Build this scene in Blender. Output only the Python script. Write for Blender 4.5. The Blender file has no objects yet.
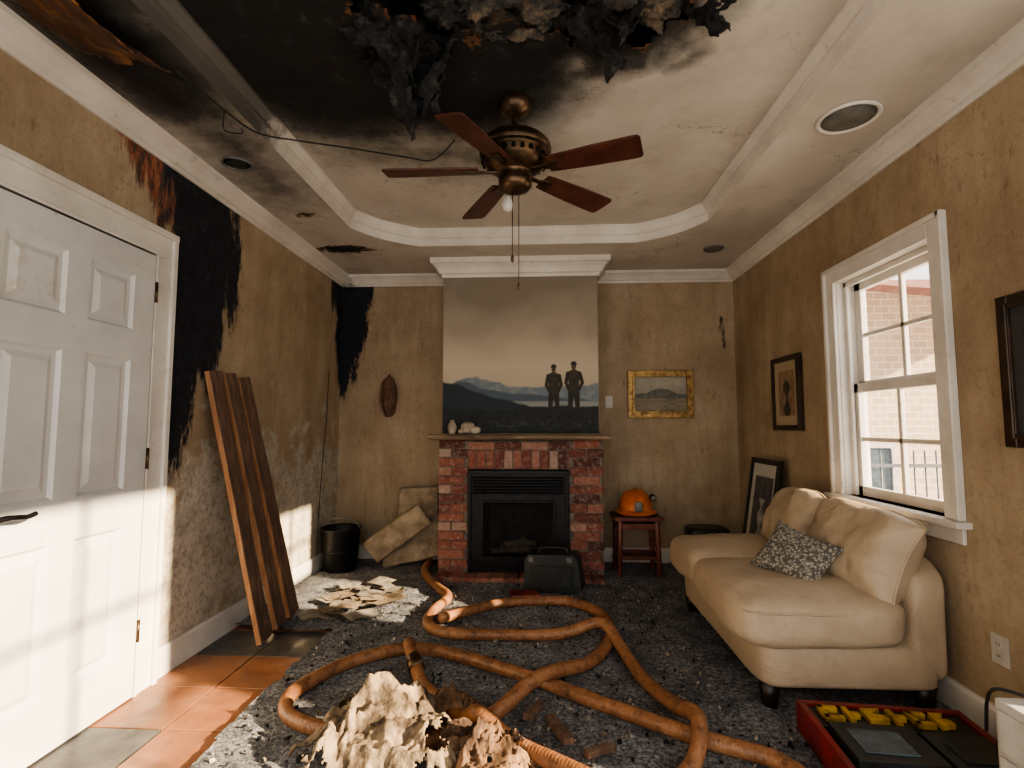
import bpy, math, random
import numpy as np
from mathutils import Vector, Matrix, Euler, noise as mn
random.seed(7); rng=np.random.RandomState(5)
scn=bpy.context.scene
XL,XR,YB,YF,ZC=-1.92,1.81,4.90,-1.2,2.70
BX0,BX1,BY=-0.84,0.50,4.45

# ------------------------------------------------------------ noise (numpy)
_tab=rng.rand(256,256)
def vnoise(x,y,seed=0):
    x=np.asarray(x,float)+seed*17.3; y=np.asarray(y,float)+seed*9.7
    xi=np.floor(x).astype(int); yi=np.floor(y).astype(int)
    fx=x-xi; fy=y-yi; fx=fx*fx*(3-2*fx); fy=fy*fy*(3-2*fy)
    g=lambda a,b:_tab[a&255,b&255]
    return (g(xi,yi)*(1-fx)+g(xi+1,yi)*fx)*(1-fy)+(g(xi,yi+1)*(1-fx)+g(xi+1,yi+1)*fx)*fy
def fbm(x,y,o=4,seed=0):
    s=0;a=.5;t=0
    x=np.asarray(x,float);y=np.asarray(y,float)
    for i in range(o):
        s=s+a*vnoise(x*2**i,y*2**i,seed+i*3);t+=a;a*=.5
    return s/t
def sdpoly(px,py,poly):
    d=np.full(px.shape,1e9); ins=np.zeros(px.shape,bool)
    n=len(poly)
    for i in range(n):
        ax,ay=poly[i];bx,by=poly[(i+1)%n]
        ex,ey=bx-ax,by-ay
        t=np.clip(((px-ax)*ex+(py-ay)*ey)/(ex*ex+ey*ey+1e-12),0,1)
        d=np.minimum(d,np.hypot(px-ax-t*ex,py-ay-t*ey))
        c=((ay>py)!=(by>py))&(px<(bx-ax)*(py-ay)/(by-ay+1e-12)+ax)
        ins^=c
    return np.where(ins,d,-d)
def segd(px,py,a,b):
    ex,ey=b[0]-a[0],b[1]-a[1]
    t=np.clip(((px-a[0])*ex+(py-a[1])*ey)/(ex*ex+ey*ey+1e-12),0,1)
    return np.hypot(px-a[0]-t*ex,py-a[1]-t*ey)

# ------------------------------------------------------------ node helpers
class NT:
    def __init__(s,name):
        s.m=bpy.data.materials.new(name); s.m.use_nodes=True
        s.t=s.m.node_tree; s.b=s.t.nodes['Principled BSDF']
        s.tc=s.t.nodes.new('ShaderNodeTexCoord')
    def n(s,typ,**k):
        x=s.t.nodes.new(typ)
        for a,b in k.items():
            setattr(x,a,b)
        return x
    def set(s,x,key,b):
        if isinstance(b,bpy.types.NodeSocket): s.t.links.new(b,x.inputs[key])
        else: x.inputs[key].default_value=b
    def mapping(s,scale=(1,1,1)):
        mp=s.n('ShaderNodeMapping'); s.t.links.new(s.tc.outputs['Object'],mp.inputs[0]); mp.inputs['Scale'].default_value=scale
        return mp.outputs[0]
    def noise(s,scale,detail=4,rough=.55,vec=None,dist=0,out='Fac'):
        x=s.n('ShaderNodeTexNoise'); x.inputs['Scale'].default_value=scale;x.inputs['Detail'].default_value=detail
        x.inputs['Roughness'].default_value=rough;x.inputs['Distortion'].default_value=dist
        s.t.links.new(vec or s.tc.outputs['Object'],x.inputs['Vector']); return x.outputs[out]
    def vor(s,scale,feat='F1',vec=None,out='Distance'):
        x=s.n('ShaderNodeTexVoronoi',feature=feat); x.inputs['Scale'].default_value=scale
        s.t.links.new(vec or s.tc.outputs['Object'],x.inputs['Vector']); return x.outputs[out]
    def attr(s,name,out='Fac'):
        return s.n('ShaderNodeAttribute',attribute_name=name).outputs[out]
    def ramp(s,fac,stops):
        x=s.n('ShaderNodeValToRGB'); e=x.color_ramp.elements
        while len(e)<len(stops): e.new(.5)
        for i,(p,c) in enumerate(stops):
            if not hasattr(c,'__len__'): c=(c,c,c)
            e[i].position=p; e[i].color=(*c,1)
        s.t.links.new(fac,x.inputs[0]); return x.outputs[0]
    def mix(s,fac,a,b,bl='MIX'):
        x=s.n('ShaderNodeMix',data_type='RGBA',blend_type=bl)
        s.set(x,0,fac)
        for i,c in ((6,a),(7,b)):
            if isinstance(c,tuple) and len(c)==3: c=(*c,1)
            s.set(x,i,c)
        return x.outputs[2]
    def math(s,op,a,b=0.0,clamp=False):
        x=s.n('ShaderNodeMath',operation=op,use_clamp=clamp); s.set(x,0,a); s.set(x,1,b); return x.outputs[0]
    def cracks(s,scale,width,mscale,m0,m1,amt=.35):
        va=s.n('ShaderNodeVectorMath',operation='SCALE'); s.t.links.new(s.noise(3.5,5,.65,out='Color'),va.inputs[0]); va.inputs['Scale'].default_value=amt
        vb=s.n('ShaderNodeVectorMath',operation='ADD'); s.t.links.new(s.tc.outputs['Object'],vb.inputs[0]); s.t.links.new(va.outputs[0],vb.inputs[1])
        d=s.vor(scale,'DISTANCE_TO_EDGE',vb.outputs[0])
        return s.math('MULTIPLY',s.ramp(d,[(0,1),(width,0)]),s.ramp(s.noise(mscale,3,.6),[(m0,0),(m1,1)]))
    def bump(s,h,strength=.3,dist=.01):
        x=s.n('ShaderNodeBump'); x.inputs['Strength'].default_value=strength; x.inputs['Distance'].default_value=dist
        s.t.links.new(h,x.inputs['Height']); s.t.links.new(x.outputs[0],s.b.inputs['Normal'])
    def out(s,color=None,rough=None,metal=None):
        for k,v in (('Base Color',color),('Roughness',rough),('Metallic',metal)):
            if v is None: continue
            if isinstance(v,tuple) and len(v)==3: v=(*v,1)
            s.set(s.b,k,v)
        return s.m
def simple(name,c1,c2=None,rough=.6,metal=0,scale=12,bump=.15,bd=.004,mapsc=None,contrast=(.35,.65)):
    t=NT(name); c2=c2 or tuple(x*.7 for x in c1)
    vec=t.mapping(mapsc) if mapsc else None
    nz=t.noise(scale,5,.6,vec)
    col=t.ramp(nz,[(contrast[0],c2),(contrast[1],c1)])
    if bump: t.bump(t.noise(scale*4,4,.6,vec),bump,bd)
    return t.out(col,rough,metal)

# ------------------------------------------------------------ materials
def wall_mat():
    t=NT('plaster_wall')
    big=t.noise(1.6,6,.65); st=t.noise(3,5,.6,t.mapping((2.2,2.2,.35))); fine=t.noise(38,4,.7)
    base=t.ramp(big,[(.3,(.275,.200,.128)),(.5,(.385,.298,.200)),(.7,(.46,.375,.268))])
    base=t.mix(t.ramp(st,[(.42,0),(.72,.5)]),base,(.23,.165,.105))
    base=t.mix(t.ramp(fine,[(.52,0),(.68,.4)]),base,(.21,.15,.095))
    dr=t.noise(9,6,.78,t.mapping((3,3,.7)))
    base=t.mix(t.ramp(dr,[(.57,0),(.68,.55)]),base,(.14,.095,.056))
    base=t.mix(t.ramp(t.noise(3.2,7,.7,t.mapping((1,1,.6))),[(.54,0),(.70,.4)]),base,(.52,.445,.335))
    base=t.mix(t.ramp(t.noise(70,5,.8),[(.62,0),(.70,.6)]),base,(.11,.077,.05))
    pn=t.math('ADD',t.attr('peel'),t.math('MULTIPLY',t.math('SUBTRACT',t.noise(5,8,.74),.5),1.8))
    pm=t.ramp(pn,[(.44,0),(.60,1)])
    pc=t.ramp(t.noise(8,8,.78),[(.3,(.26,.225,.175)),(.5,(.46,.42,.345)),(.7,(.60,.56,.48))])
    pc=t.mix(t.ramp(t.noise(34,6,.78),[(.50,0),(.62,.6)]),pc,(.17,.13,.09))
    base=t.mix(pm,base,pc)
    base=t.mix(t.math('MULTIPLY',t.cracks(2.6,.009,1.6,.56,.64),.5),base,(.09,.065,.045))
    nn=t.math('MULTIPLY',t.math('SUBTRACT',t.noise(5,9,.74,t.mapping((1.8,1.8,.5))),.5),1.9)
    bn=t.math('ADD',t.attr('burn'),nn)
    ht=t.math('ADD',t.attr('redchar'),nn)
    hc=t.ramp(t.noise(13,7,.78,t.mapping((2.5,2.5,.7))),[(.38,(.012,.010,.012)),(.47,(.08,.028,.022)),(.55,(.28,.07,.032)),(.66,(.38,.23,.13))])
    base=t.mix(t.ramp(ht,[(.42,0),(.60,.9)]),base,hc)
    base=t.mix(t.ramp(bn,[(.36,0),(.5,.5)]),base,(.07,.052,.04))
    base=t.mix(t.ramp(bn,[(.47,0),(.56,1)]),base,t.ramp(t.noise(20,8,.8),[(.35,(.003,.0045,.008)),(.57,(.010,.014,.022)),(.73,(.06,.067,.08))]))
    h=t.math('ADD',t.noise(24,6,.7),t.math('MULTIPLY',pm,-.6))
    t.bump(h,.4,.012)
    return t.out(base,.85)
def ceil_mat():
    t=NT('ceiling_plaster')
    base=t.ramp(t.noise(1.8,5,.6),[(.3,(.46,.425,.375)),(.7,(.61,.575,.52))])
    base=t.mix(t.ramp(t.noise(4,7,.74),[(.54,0),(.72,.45)]),base,(.31,.26,.205))
    base=t.mix(t.math('MULTIPLY',t.cracks(1.5,.007,1.4,.50,.58,.5),.75),base,(.08,.06,.04))
    nn=t.math('MULTIPLY',t.math('SUBTRACT',t.noise(2.2,9,.72),.5),1.0)
    sn=t.math('ADD',t.attr('soot'),nn)
    base=t.mix(t.ramp(sn,[(.08,0),(.33,.45),(.56,.92),(.74,1)]),base,t.ramp(t.noise(6,9,.8),[(.3,(.003,.003,.004)),(.58,(.011,.011,.012)),(.76,(.09,.09,.092))]))
    bn=t.math('ADD',t.attr('burn'),t.math('MULTIPLY',t.math('SUBTRACT',t.noise(16,7,.75),.5),1.3))
    base=t.mix(t.ramp(bn,[(.40,0),(.48,.9)]),base,(.16,.075,.03))
    base=t.mix(t.ramp(bn,[(.52,0),(.58,1)]),base,(.006,.006,.006))
    t.bump(t.noise(9,8,.7),.35,.012)
    return t.out(base,.8)
def trim_mat():
    t=NT('white_trim_paint')
    base=t.ramp(t.noise(3,5,.6),[(.35,(.60,.57,.525)),(.65,(.75,.725,.68))])
    base=t.mix(t.ramp(t.noise(14,6,.75),[(.60,0),(.70,.45)]),base,(.34,.27,.20))
    bn=t.math('ADD',t.attr('burn'),t.math('MULTIPLY',t.math('SUBTRACT',t.noise(6,7,.72),.5),1.4))
    base=t.mix(t.ramp(bn,[(.40,0),(.75,.85)]),base,(.03,.026,.023))
    t.bump(t.noise(30,3,.6),.1,.003)
    return t.out(base,.45)
def door_mat():
    t=NT('white_door_paint')
    base=t.ramp(t.noise(2.5,5,.6),[(.35,(.56,.57,.565)),(.65,(.69,.695,.68))])
    base=t.mix(t.ramp(t.math('ADD',t.attr('stain'),t.math('MULTIPLY',t.math('SUBTRACT',t.noise(9,7,.75),.5),1.3)),[(.45,0),(.7,.5)]),base,(.42,.31,.19))
    base=t.mix(t.ramp(t.noise(22,6,.75),[(.64,0),(.74,.6)]),base,(.3,.22,.15))
    t.bump(t.noise(30,3,.6),.08,.003)
    return t.out(base,.4)
def carpet_mat():
    t=NT('sooty_carpet')
    n1=t.noise(46,5,.85); n2=t.noise(5,7,.75); n3=t.noise(110,3,.7)
    base=t.ramp(n1,[(.36,(.028,.031,.040)),(.46,(.115,.122,.142)),(.55,(.30,.31,.335)),(.67,(.60,.59,.57))])
    base=t.mix(t.ramp(n2,[(.44,0),(.58,.62)]),base,(.036,.040,.050))
    base=t.mix(t.ramp(n3,[(.56,0),(.65,.65)]),base,(.50,.48,.45))
    t.bump(t.math('ADD',n1,t.noise(200,2,.6)),.8,.015)
    return t.out(base,.95)
def tile_mat():
    t=NT('floor_tiles')
    tint=t.attr('tint')
    terra=t.ramp(t.noise(5,6,.7),[(.3,(.21,.088,.043)),(.55,(.36,.155,.075)),(.75,(.45,.24,.135))])
    slate=t.ramp(t.noise(7,6,.7),[(.35,(.045,.047,.05)),(.7,(.12,.12,.115))])
    base=t.mix(t.ramp(tint,[(.45,0),(.55,1)]),terra,slate)
    base=t.mix(t.ramp(tint,[(.0,.45),(.3,0)]),base,(.22,.12,.075))
    base=t.mix(t.ramp(t.noise(3,7,.75),[(.50,0),(.64,.4)]),base,(.13,.09,.07))
    base=t.mix(t.ramp(t.noise(40,5,.75),[(.56,0),(.68,.6)]),base,(.10,.072,.055))
    t.bump(t.noise(14,6,.6),.3,.006)
    return t.out(base,t.ramp(t.noise(8,4,.6),[(.3,.25),(.7,.55)]))
def brick_mat():
    t=NT('red_brick')
    tint=t.attr('tint')
    base=t.ramp(tint,[(0,(.09,.03,.024)),(.3,(.19,.058,.042)),(.55,(.28,.098,.066)),(.75,(.34,.17,.125)),(1,(.40,.33,.28))])
    base=t.mix(t.ramp(t.noise(22,7,.8),[(.50,0),(.66,.7)]),base,(.44,.36,.31))
    base=t.mix(t.ramp(t.noise(18,6,.75),[(.3,.8),(.45,0)]),base,(.04,.018,.015))
    t.bump(t.noise(60,5,.7),.6,.006)
    return t.out(base,.85)
def wood_mat(name,dark,mid,light,grain=(1,1,.07),scale=22,rough=.5):
    t=NT(name)
    v=t.mapping(grain)
    nz=t.noise(scale,6,.65,v,.6)
    base=t.ramp(nz,[(.3,dark),(.5,mid),(.7,light)])
    t.bump(nz,.25,.004)
    return t.out(base,rough)
def hose_mat():
    t=NT('hose_rubberised_fabric')
    al=t.attr('along')
    rib=t.math('FRACT',t.math('MULTIPLY',al,70.0))
    rib=t.math('ABSOLUTE',t.math('SUBTRACT',rib,.5))
    base=t.ramp(t.noise(5,7,.75),[(.3,(.11,.048,.024)),(.48,(.28,.125,.056)),(.68,(.41,.205,.10))])
    base=t.mix(t.ramp(t.noise(24,6,.78),[(.50,0),(.62,.65)]),base,(.075,.036,.021))
    base=t.mix(t.ramp(t.noise(60,4,.7),[(.60,0),(.68,.5)]),base,(.48,.34,.22))
    t.bump(t.math('ADD',t.math('MULTIPLY',rib,.8),t.noise(60,4,.6)),.4,.005)
    return t.out(base,.40)
def leather():
    t=NT('cream_upholstery')
    base=t.ramp(t.noise(3.5,5,.6),[(.3,(.37,.285,.198)),(.7,(.50,.405,.295))])
    base=t.mix(t.ramp(t.noise(13,7,.75),[(.54,0),(.70,.3)]),base,(.25,.185,.12))
    t.bump(t.math('ADD',t.noise(5,6,.62,None,1.4),t.math('MULTIPLY',t.noise(160,2,.5),.12)),.4,.03)
    return t.out(base,.45)
def tweed():
    t=NT('grey_pattern_fabric')
    v=t.vor(75); n=t.noise(70,3,.7)
    base=t.ramp(t.math('ADD',v,t.math('MULTIPLY',n,.5)),[(.35,(.48,.44,.37)),(.62,(.24,.225,.195)),(.9,(.09,.087,.08))])
    t.bump(v,.5,.006)
    return t.out(base,.9)
def char_mat():
    t=NT('charred_debris')
    tint=t.attr('tint')
    n=t.math('ADD',t.noise(12,8,.8),t.math('MULTIPLY',tint,.19))
    base=t.ramp(n,[(.44,(.006,.006,.007)),(.58,(.030,.031,.034)),(.68,(.105,.098,.09)),(.82,(.34,.255,.17))])
    t.bump(t.noise(45,8,.82),1,.03)
    return t.out(base,.95)
def vcol_mat(name,rough=.7,bump=.1):
    t=NT(name); a=t.attr('Col','Color')
    t.bump(t.noise(120,3,.6),bump,.003)
    return t.out(a,rough)
M_wall=wall_mat(); M_ceil=ceil_mat(); M_trim=trim_mat(); M_door=door_mat(); M_carpet=carpet_mat(); M_tile=tile_mat(); M_brick=brick_mat()
M_hose=hose_mat(); M_cream=leather(); M_tweed=tweed(); M_char=char_mat(); M_vcol=vcol_mat('painted_canvas')
M_mortar=simple('mortar',(.24,.20,.165),(.10,.08,.07),.95,scale=30,bump=.6)
M_attic=simple('attic_black',(.02,.017,.014),(.006,.006,.006),.95)
M_black=simple('black_metal',(.018,.018,.02),(.008,.008,.009),.42,.6,scale=20)
M_firebox=simple('sooty_firebox',(.014,.013,.012),(.005,.005,.005),.95,scale=14,bump=.5)
M_log=simple('charred_log',(.05,.04,.033),(.012,.010,.009),.9,scale=12,bump=.6)
M_bronze=simple('aged_bronze',(.15,.10,.06),(.06,.038,.024),.35,.85,scale=18)
M_blade=wood_mat('fan_blade_mahogany',(.03,.010,.007),(.07,.022,.015),(.11,.04,.027),(1,1,1),10,.4)
M_plank=wood_mat('reclaimed_plank',(.06,.036,.026),(.135,.080,.056),(.22,.14,.10),(2.5,2.5,.18),14,.75)
M_plankedge=wood_mat('plank_cut_edge',(.22,.10,.05),(.36,.185,.09),(.47,.27,.145),(2.5,2.5,.2),14,.7)
M_scorch=wood_mat('scorched_ply',(.015,.009,.006),(.08,.035,.016),(.34,.15,.055),(1,.35,1),9,.6)
M_mantel=wood_mat('mantel_wood',(.07,.045,.03),(.18,.125,.08),(.34,.25,.17),(.12,1,1),18,.7)
M_redwood=wood_mat('stool_redwood',(.05,.014,.010),(.13,.035,.022),(.2,.06,.04),(1,1,.2),14,.4)
M_footblk=simple('dark_foot',(.02,.015,.012),None,.4)
M_orange=simple('orange_helmet_shell',(.66,.18,.012),(.45,.09,.008),.3,scale=8,bump=.05)
M_grey=simple('grey_plastic',(.18,.18,.17),(.1,.1,.1),.4)
M_whitep=simple('white_plastic',(.60,.585,.55),(.46,.445,.41),.35,bump=.02)
M_gold=simple('gilded_frame',(.46,.30,.12),(.15,.085,.033),.38,.7,scale=25,bump=.6)
M_darkframe=simple('dark_frame',(.05,.028,.018),(.015,.009,.006),.35)
M_blackframe=simple('black_frame',(.012,.012,.012),None,.35)
M_drywall=simple('broken_drywall',(.40,.32,.23),(.17,.13,.088),.9,scale=7,bump=.6)
M_paper=simple('scorched_paper',(.35,.315,.26),(.10,.083,.065),.9,scale=9)
M_cloth=simple('torn_tan_cloth',(.33,.25,.165),(.075,.054,.035),.95,scale=10,bump=.9,bd=.012,contrast=(.38,.60))
M_cloth2=simple('burnt_brown_cloth',(.28,.165,.09),(.05,.028,.018),.95,scale=10,bump=.9,bd=.012,contrast=(.38,.62))
M_red=simple('red_plastic',(.28,.02,.016),(.09,.010,.010),.35,scale=9)
M_yellow=simple('yellow_plastic',(.58,.36,.03),(.25,.15,.02),.4,scale=20)
M_blkplastic=simple('black_plastic',(.02,.024,.025),(.01,.012,.012),.4)
M_greenblk=simple('blue_black_case',(.030,.038,.042),(.012,.016,.018),.4,scale=10,bump=.3)
M_stone=simple('pale_stone',(.50,.44,.35),(.28,.23,.17),.7)
M_terr=simple('brown_ceramic',(.18,.09,.05),(.07,.035,.02),.6,scale=16,bump=.5)
M_snow=simple('pale_ground',(.78,.78,.78),(.62,.62,.62),.9)
def extbrick():
    t=NT('pale_exterior_brick')
    br=t.n('ShaderNodeTexBrick')
    mp=t.n('ShaderNodeCombineXYZ'); sp=t.n('ShaderNodeSeparateXYZ'); t.t.links.new(t.tc.outputs['Object'],sp.inputs[0])
    t.t.links.new(sp.outputs[0],mp.inputs[0]); t.t.links.new(sp.outputs[2],mp.inputs[1]); t.t.links.new(mp.outputs[0],br.inputs['Vector'])
    br.inputs['Scale'].default_value=2.2; br.inputs['Color1'].default_value=(.60,.48,.36,1); br.inputs['Color2'].default_value=(.50,.39,.29,1); br.inputs['Mortar'].default_value=(.70,.63,.54,1)
    return t.out(br.outputs[0],.9)
M_siding=extbrick()
M_eave=wood_mat('eave_wood',(.12,.04,.02),(.22,.075,.04),(.28,.12,.065),(1,.2,1),12,.6)
M_extglass=simple('exterior_glass',(.10,.14,.17),(.05,.07,.09),.15)
M_fence=simple('dark_iron',(.12,.13,.15),None,.5)
def glass_mat():
    t=NT('window_glass')
    tr=t.n('ShaderNodeBsdfTransparent'); gl=t.n('ShaderNodeBsdfGlossy'); gl.inputs['Roughness'].default_value=.02
    mx=t.n('ShaderNodeMixShader'); mx.inputs[0].default_value=.04
    t.t.links.new(tr.outputs[0],mx.inputs[1]);t.t.links.new(gl.outputs[0],mx.inputs[2])
    o=[n for n in t.t.nodes if n.type=='OUTPUT_MATERIAL'][0]; t.t.links.new(mx.outputs[0],o.inputs[0]); return t.m
M_glass=glass_mat()

# ------------------------------------------------------------ mesh builder
def cat(pts,n=10,closed=False):
    P=[Vector(p) for p in pts]; out=[]
    m=len(P); rngi=range(m if closed else m-1)
    for i in rngi:
        if closed: a,b,c,d=P[i-1],P[i],P[(i+1)%m],P[(i+2)%m]
        else: a=P[max(i-1,0)];b=P[i];c=P[i+1];d=P[min(i+2,m-1)]
        for k in range(n):
            t=k/n
            out.append(.5*((2*b)+(c-a)*t+(2*a-5*b+4*c-d)*t*t+(3*b-a-3*c+d)*t**3))
    if not closed: out.append(P[-1])
    return out
class MB:
    def __init__(s,name): s.name=name;s.v=[];s.f=[];s.m=[];s.sm=[];s.mats=[];s.at={}
    def mi(s,mat):
        if mat not in s.mats: s.mats.append(mat)
        return s.mats.index(mat)
    def add(s,vs,fs,mat,smooth=False,M=None,attr=None):
        o=len(s.v)
        for p in vs:
            p=Vector(p); s.v.append(tuple(M@p) if M else tuple(p))
        i=s.mi(mat)
        for f in fs: s.f.append(tuple(a+o for a in f)); s.m.append(i); s.sm.append(smooth)
        if attr:
            for k,val in attr.items():
                L=s.at.setdefault(k,[])
                while len(L)<o: L.append(0.0)
                if hasattr(val,'__len__'): L.extend(val)
                else: L.extend([val]*len(vs))
    def box(s,lo,hi,mat,M=None,attr=None):
        x0,y0,z0=lo;x1,y1,z1=hi
        v=[(x0,y0,z0),(x1,y0,z0),(x1,y1,z0),(x0,y1,z0),(x0,y0,z1),(x1,y0,z1),(x1,y1,z1),(x0,y1,z1)]
        s.add(v,[(0,3,2,1),(4,5,6,7),(0,1,5,4),(1,2,6,5),(2,3,7,6),(3,0,4,7)],mat,False,M,attr)
    def cbox(s,c,sz,mat,rot=(0,0,0),attr=None):
        M=Matrix.Translation(c)@Euler(rot).to_matrix().to_4x4()
        h=[a/2 for a in sz]; s.box((-h[0],-h[1],-h[2]),(h[0],h[1],h[2]),mat,M,attr)
    def lathe(s,prof,mat,M=None,seg=28,sy=1.0,attr=None):
        v=[];f=[]
        for r,z in prof:
            for k in range(seg):
                a=2*math.pi*k/seg; v.append((r*math.cos(a),r*math.sin(a)*sy,z))
        for i in range(len(prof)-1):
            for k in range(seg):
                k2=(k+1)%seg; f.append((i*seg+k,i*seg+k2,(i+1)*seg+k2,(i+1)*seg+k))
        if prof[0][0]>1e-4: f.append(tuple(range(seg))[::-1])
        if prof[-1][0]>1e-4: f.append(tuple((len(prof)-1)*seg+k for k in range(seg)))
        s.add(v,f,mat,True,M,attr)
    def cyl(s,p0,p1,r0,mat,r1=None,seg=20):
        p0=Vector(p0);p1=Vector(p1);d=p1-p0;r1=r0 if r1 is None else r1
        M=Matrix.Translation(p0)@d.to_track_quat('Z','Y').to_matrix().to_4x4()
        s.lathe([(r0,0),(r1,d.length)],mat,M,seg)
    def tube(s,pts,r,mat,seg=12,n=8,smoothpath=True,closed=False,flat=1.0,wob=0):
        P=cat(pts,n,closed) if smoothpath else [Vector(p) for p in pts]
        v=[];f=[];al=[];L=0;m=len(P)
        up=Vector((0,0,1))
        for i,p in enumerate(P):
            if closed: t=(P[(i+1)%m]-P[i-1]).normalized()
            else: t=(P[min(i+1,m-1)]-P[max(i-1,0)]).normalized()
            if i: L+=(p-P[i-1]).length
            ref=up if abs(t.z)<.95 else Vector((1,0,0))
            sd=t.cross(ref).normalized(); u2=sd.cross(t).normalized()
            rr=r[i*(len(r)-1)//max(1,m-1)] if hasattr(r,'__len__') else r
            if wob: rr*=1+wob*(mn.noise(p*9))
            for k in range(seg):
                a=2*math.pi*k/seg
                v.append(p+sd*math.cos(a)*rr+u2*math.sin(a)*rr*flat); al.append(L)
        for i in range(m if closed else m-1):
            j=(i+1)%m
            for k in range(seg):
                k2=(k+1)%seg; f.append((i*seg+k,i*seg+k2,j*seg+k2,j*seg+k))
        if not closed: f.append(tuple(range(seg))[::-1]); f.append(tuple((m-1)*seg+k for k in range(seg)))
        s.add(v,f,mat,True,None,{'along':al})
    def sup(s,c,sz,mat,e=(.35,.35),rot=(0,0,0),amp=0,nsc=6,nu=56,nv=32,fn=None):
        M=Matrix.Translation(c)@Euler(rot).to_matrix().to_4x4(); v=[];f=[]
        pw=lambda x,p:math.copysign(abs(x)**p,x)
        for i in range(nv+1):
            ph=-math.pi/2+math.pi*i/nv
            for k in range(nu):
                a=2*math.pi*k/nu
                x=pw(math.cos(ph),e[0])*pw(math.cos(a),e[1]);y=pw(math.cos(ph),e[0])*pw(math.sin(a),e[1]);z=pw(math.sin(ph),e[0])
                p=Vector((x*sz[0]/2,y*sz[1]/2,z*sz[2]/2))
                if fn: p=fn(p,x,y,z)
                if amp:
                    q=(M@p)*nsc; p=p+Vector((x,y,z)).normalized()*amp*mn.fractal(q,1.0,2.0,3)
                v.append(p)
        for i in range(nv):
            for k in range(nu):
                k2=(k+1)%nu; f.append((i*nu+k,i*nu+k2,(i+1)*nu+k2,(i+1)*nu+k))
        s.add(v,f,mat,True,M)
    def pillow(s,c,w,h,t,mat,rot=(0,0,0),amp=.006,n=30,ex=.42,pinch=.06,sag=0.0):
        # local x = width, z = height, y = thickness
        M=Matrix.Translation(c)@Euler(rot).to_matrix().to_4x4(); v=[];f=[]
        def pos(x,z):
            px=x*w/2*(1-pinch*(1-z*z)*abs(x)); pz=z*h/2*(1-pinch*(1-x*x)*abs(z))
            if z>0: pz-=sag*(abs(x)**2.5)*z
            return px,pz
        for side in (1,-1):
            o=len(v)
            for i in range(n+1):
                for j in range(n+1):
                    x=-1+2*i/n;z=-1+2*j/n
                    th=(max(0,(1-x**4))*max(0,(1-z**4)))**ex
                    th*=1.0-.22*max(0,z)
                    px,pz=pos(x,z)
                    p=Vector((px,side*th*t/2,pz))
                    q=M@p; p.y+=side*amp*mn.fractal(q*5,1,2,3)*min(1,th*2)*2
                    p.y+=side*amp*.6*math.sin((x*z)*14)*abs(x*z)**2*min(1,th*3)
                    v.append(p)
            for i in range(n):
                for j in range(n):
                    a=o+i*(n+1)+j;b=a+n+1
                    f.append((a,b,b+1,a+1) if side<0 else (a,a+1,b+1,b))
        s.add(v,f,mat,True,M)
        rim=[]
        for k in range(4*n):
            sd,i=divmod(k,n); x,z=[(-1+2*i/n,-1),(1,-1+2*i/n),(1-2*i/n,1),(-1,1-2*i/n)][sd]
            px,pz=pos(x,z); rim.append(M@Vector((px,0,pz)))
        s.tube(rim,.006,mat,6,smoothpath=False,closed=True)
    def prism(s,poly,d0,d1,mat,M):
        n=len(poly); v=[(a,d0,b) for a,b in poly]+[(a,d1,b) for a,b in poly]
        f=[tuple(range(n)),tuple(range(n,2*n))[::-1]]+[((i+1)%n,i,n+i,n+(i+1)%n) for i in range(n)]
        s.add(v,f,mat,False,M)
    def sweep(s,path,prof,mat,closed=False,burnfn=None):
        P=[Vector((*p,0)) for p in path]; n=len(P);v=[];f=[];m=len(prof)
        for i,p in enumerate(P):
            a=(p-P[i-1]).normalized() if (i or closed) else None
            b=(P[(i+1)%n]-p).normalized() if (i<n-1 or closed) else None
            if a is None:a=b
            if b is None:b=a
            na=Vector((a.y,-a.x,0));nb=Vector((b.y,-b.x,0)); nn=(na+nb); nn/= (nn.length*max(.3,nn.normalized().dot(na)))
            for d,z in prof: q=p+nn*d; v.append((q.x,q.y,z))
        for i in range(n if closed else n-1):
            j=(i+1)%n
            for k in range(m-1): f.append((i*m+k,i*m+k+1,j*m+k+1,j*m+k))
        at=None
        if burnfn: at={'burn':[burnfn(*q) for q in v]}
        s.add(v,f,mat,False,None,at)
    def build(s,bevel=0,seg=2,solid=0):
        me=bpy.data.meshes.new(s.name); me.from_pydata([tuple(p) for p in s.v],[],s.f)
        for m in s.mats: me.materials.append(m)
        me.polygons.foreach_set('material_index',s.m); me.polygons.foreach_set('use_smooth',s.sm)
        for k,L in s.at.items():
            while len(L)<len(s.v): L.append(0.0)
            a=me.attributes.new(k,'FLOAT','POINT'); a.data.foreach_set('value',np.array(L,dtype=np.float32))
        me.update(); ob=bpy.data.objects.new(s.name,me); scn.collection.objects.link(ob)
        if s.v:
            A=np.array([tuple(v.co) for v in me.vertices]); c=Vector(((A[:,0].min()+A[:,0].max())/2,(A[:,1].min()+A[:,1].max())/2,A[:,2].min()))
            me.transform(Matrix.Translation(-c)); ob.location=c
        if solid:
            md=ob.modifiers.new('solid','SOLIDIFY'); md.thickness=solid
        if bevel:
            md=ob.modifiers.new('bevel','BEVEL'); md.width=bevel; md.segments=seg; md.limit_method='ANGLE'; md.angle_limit=math.radians(50)
        return ob
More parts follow.
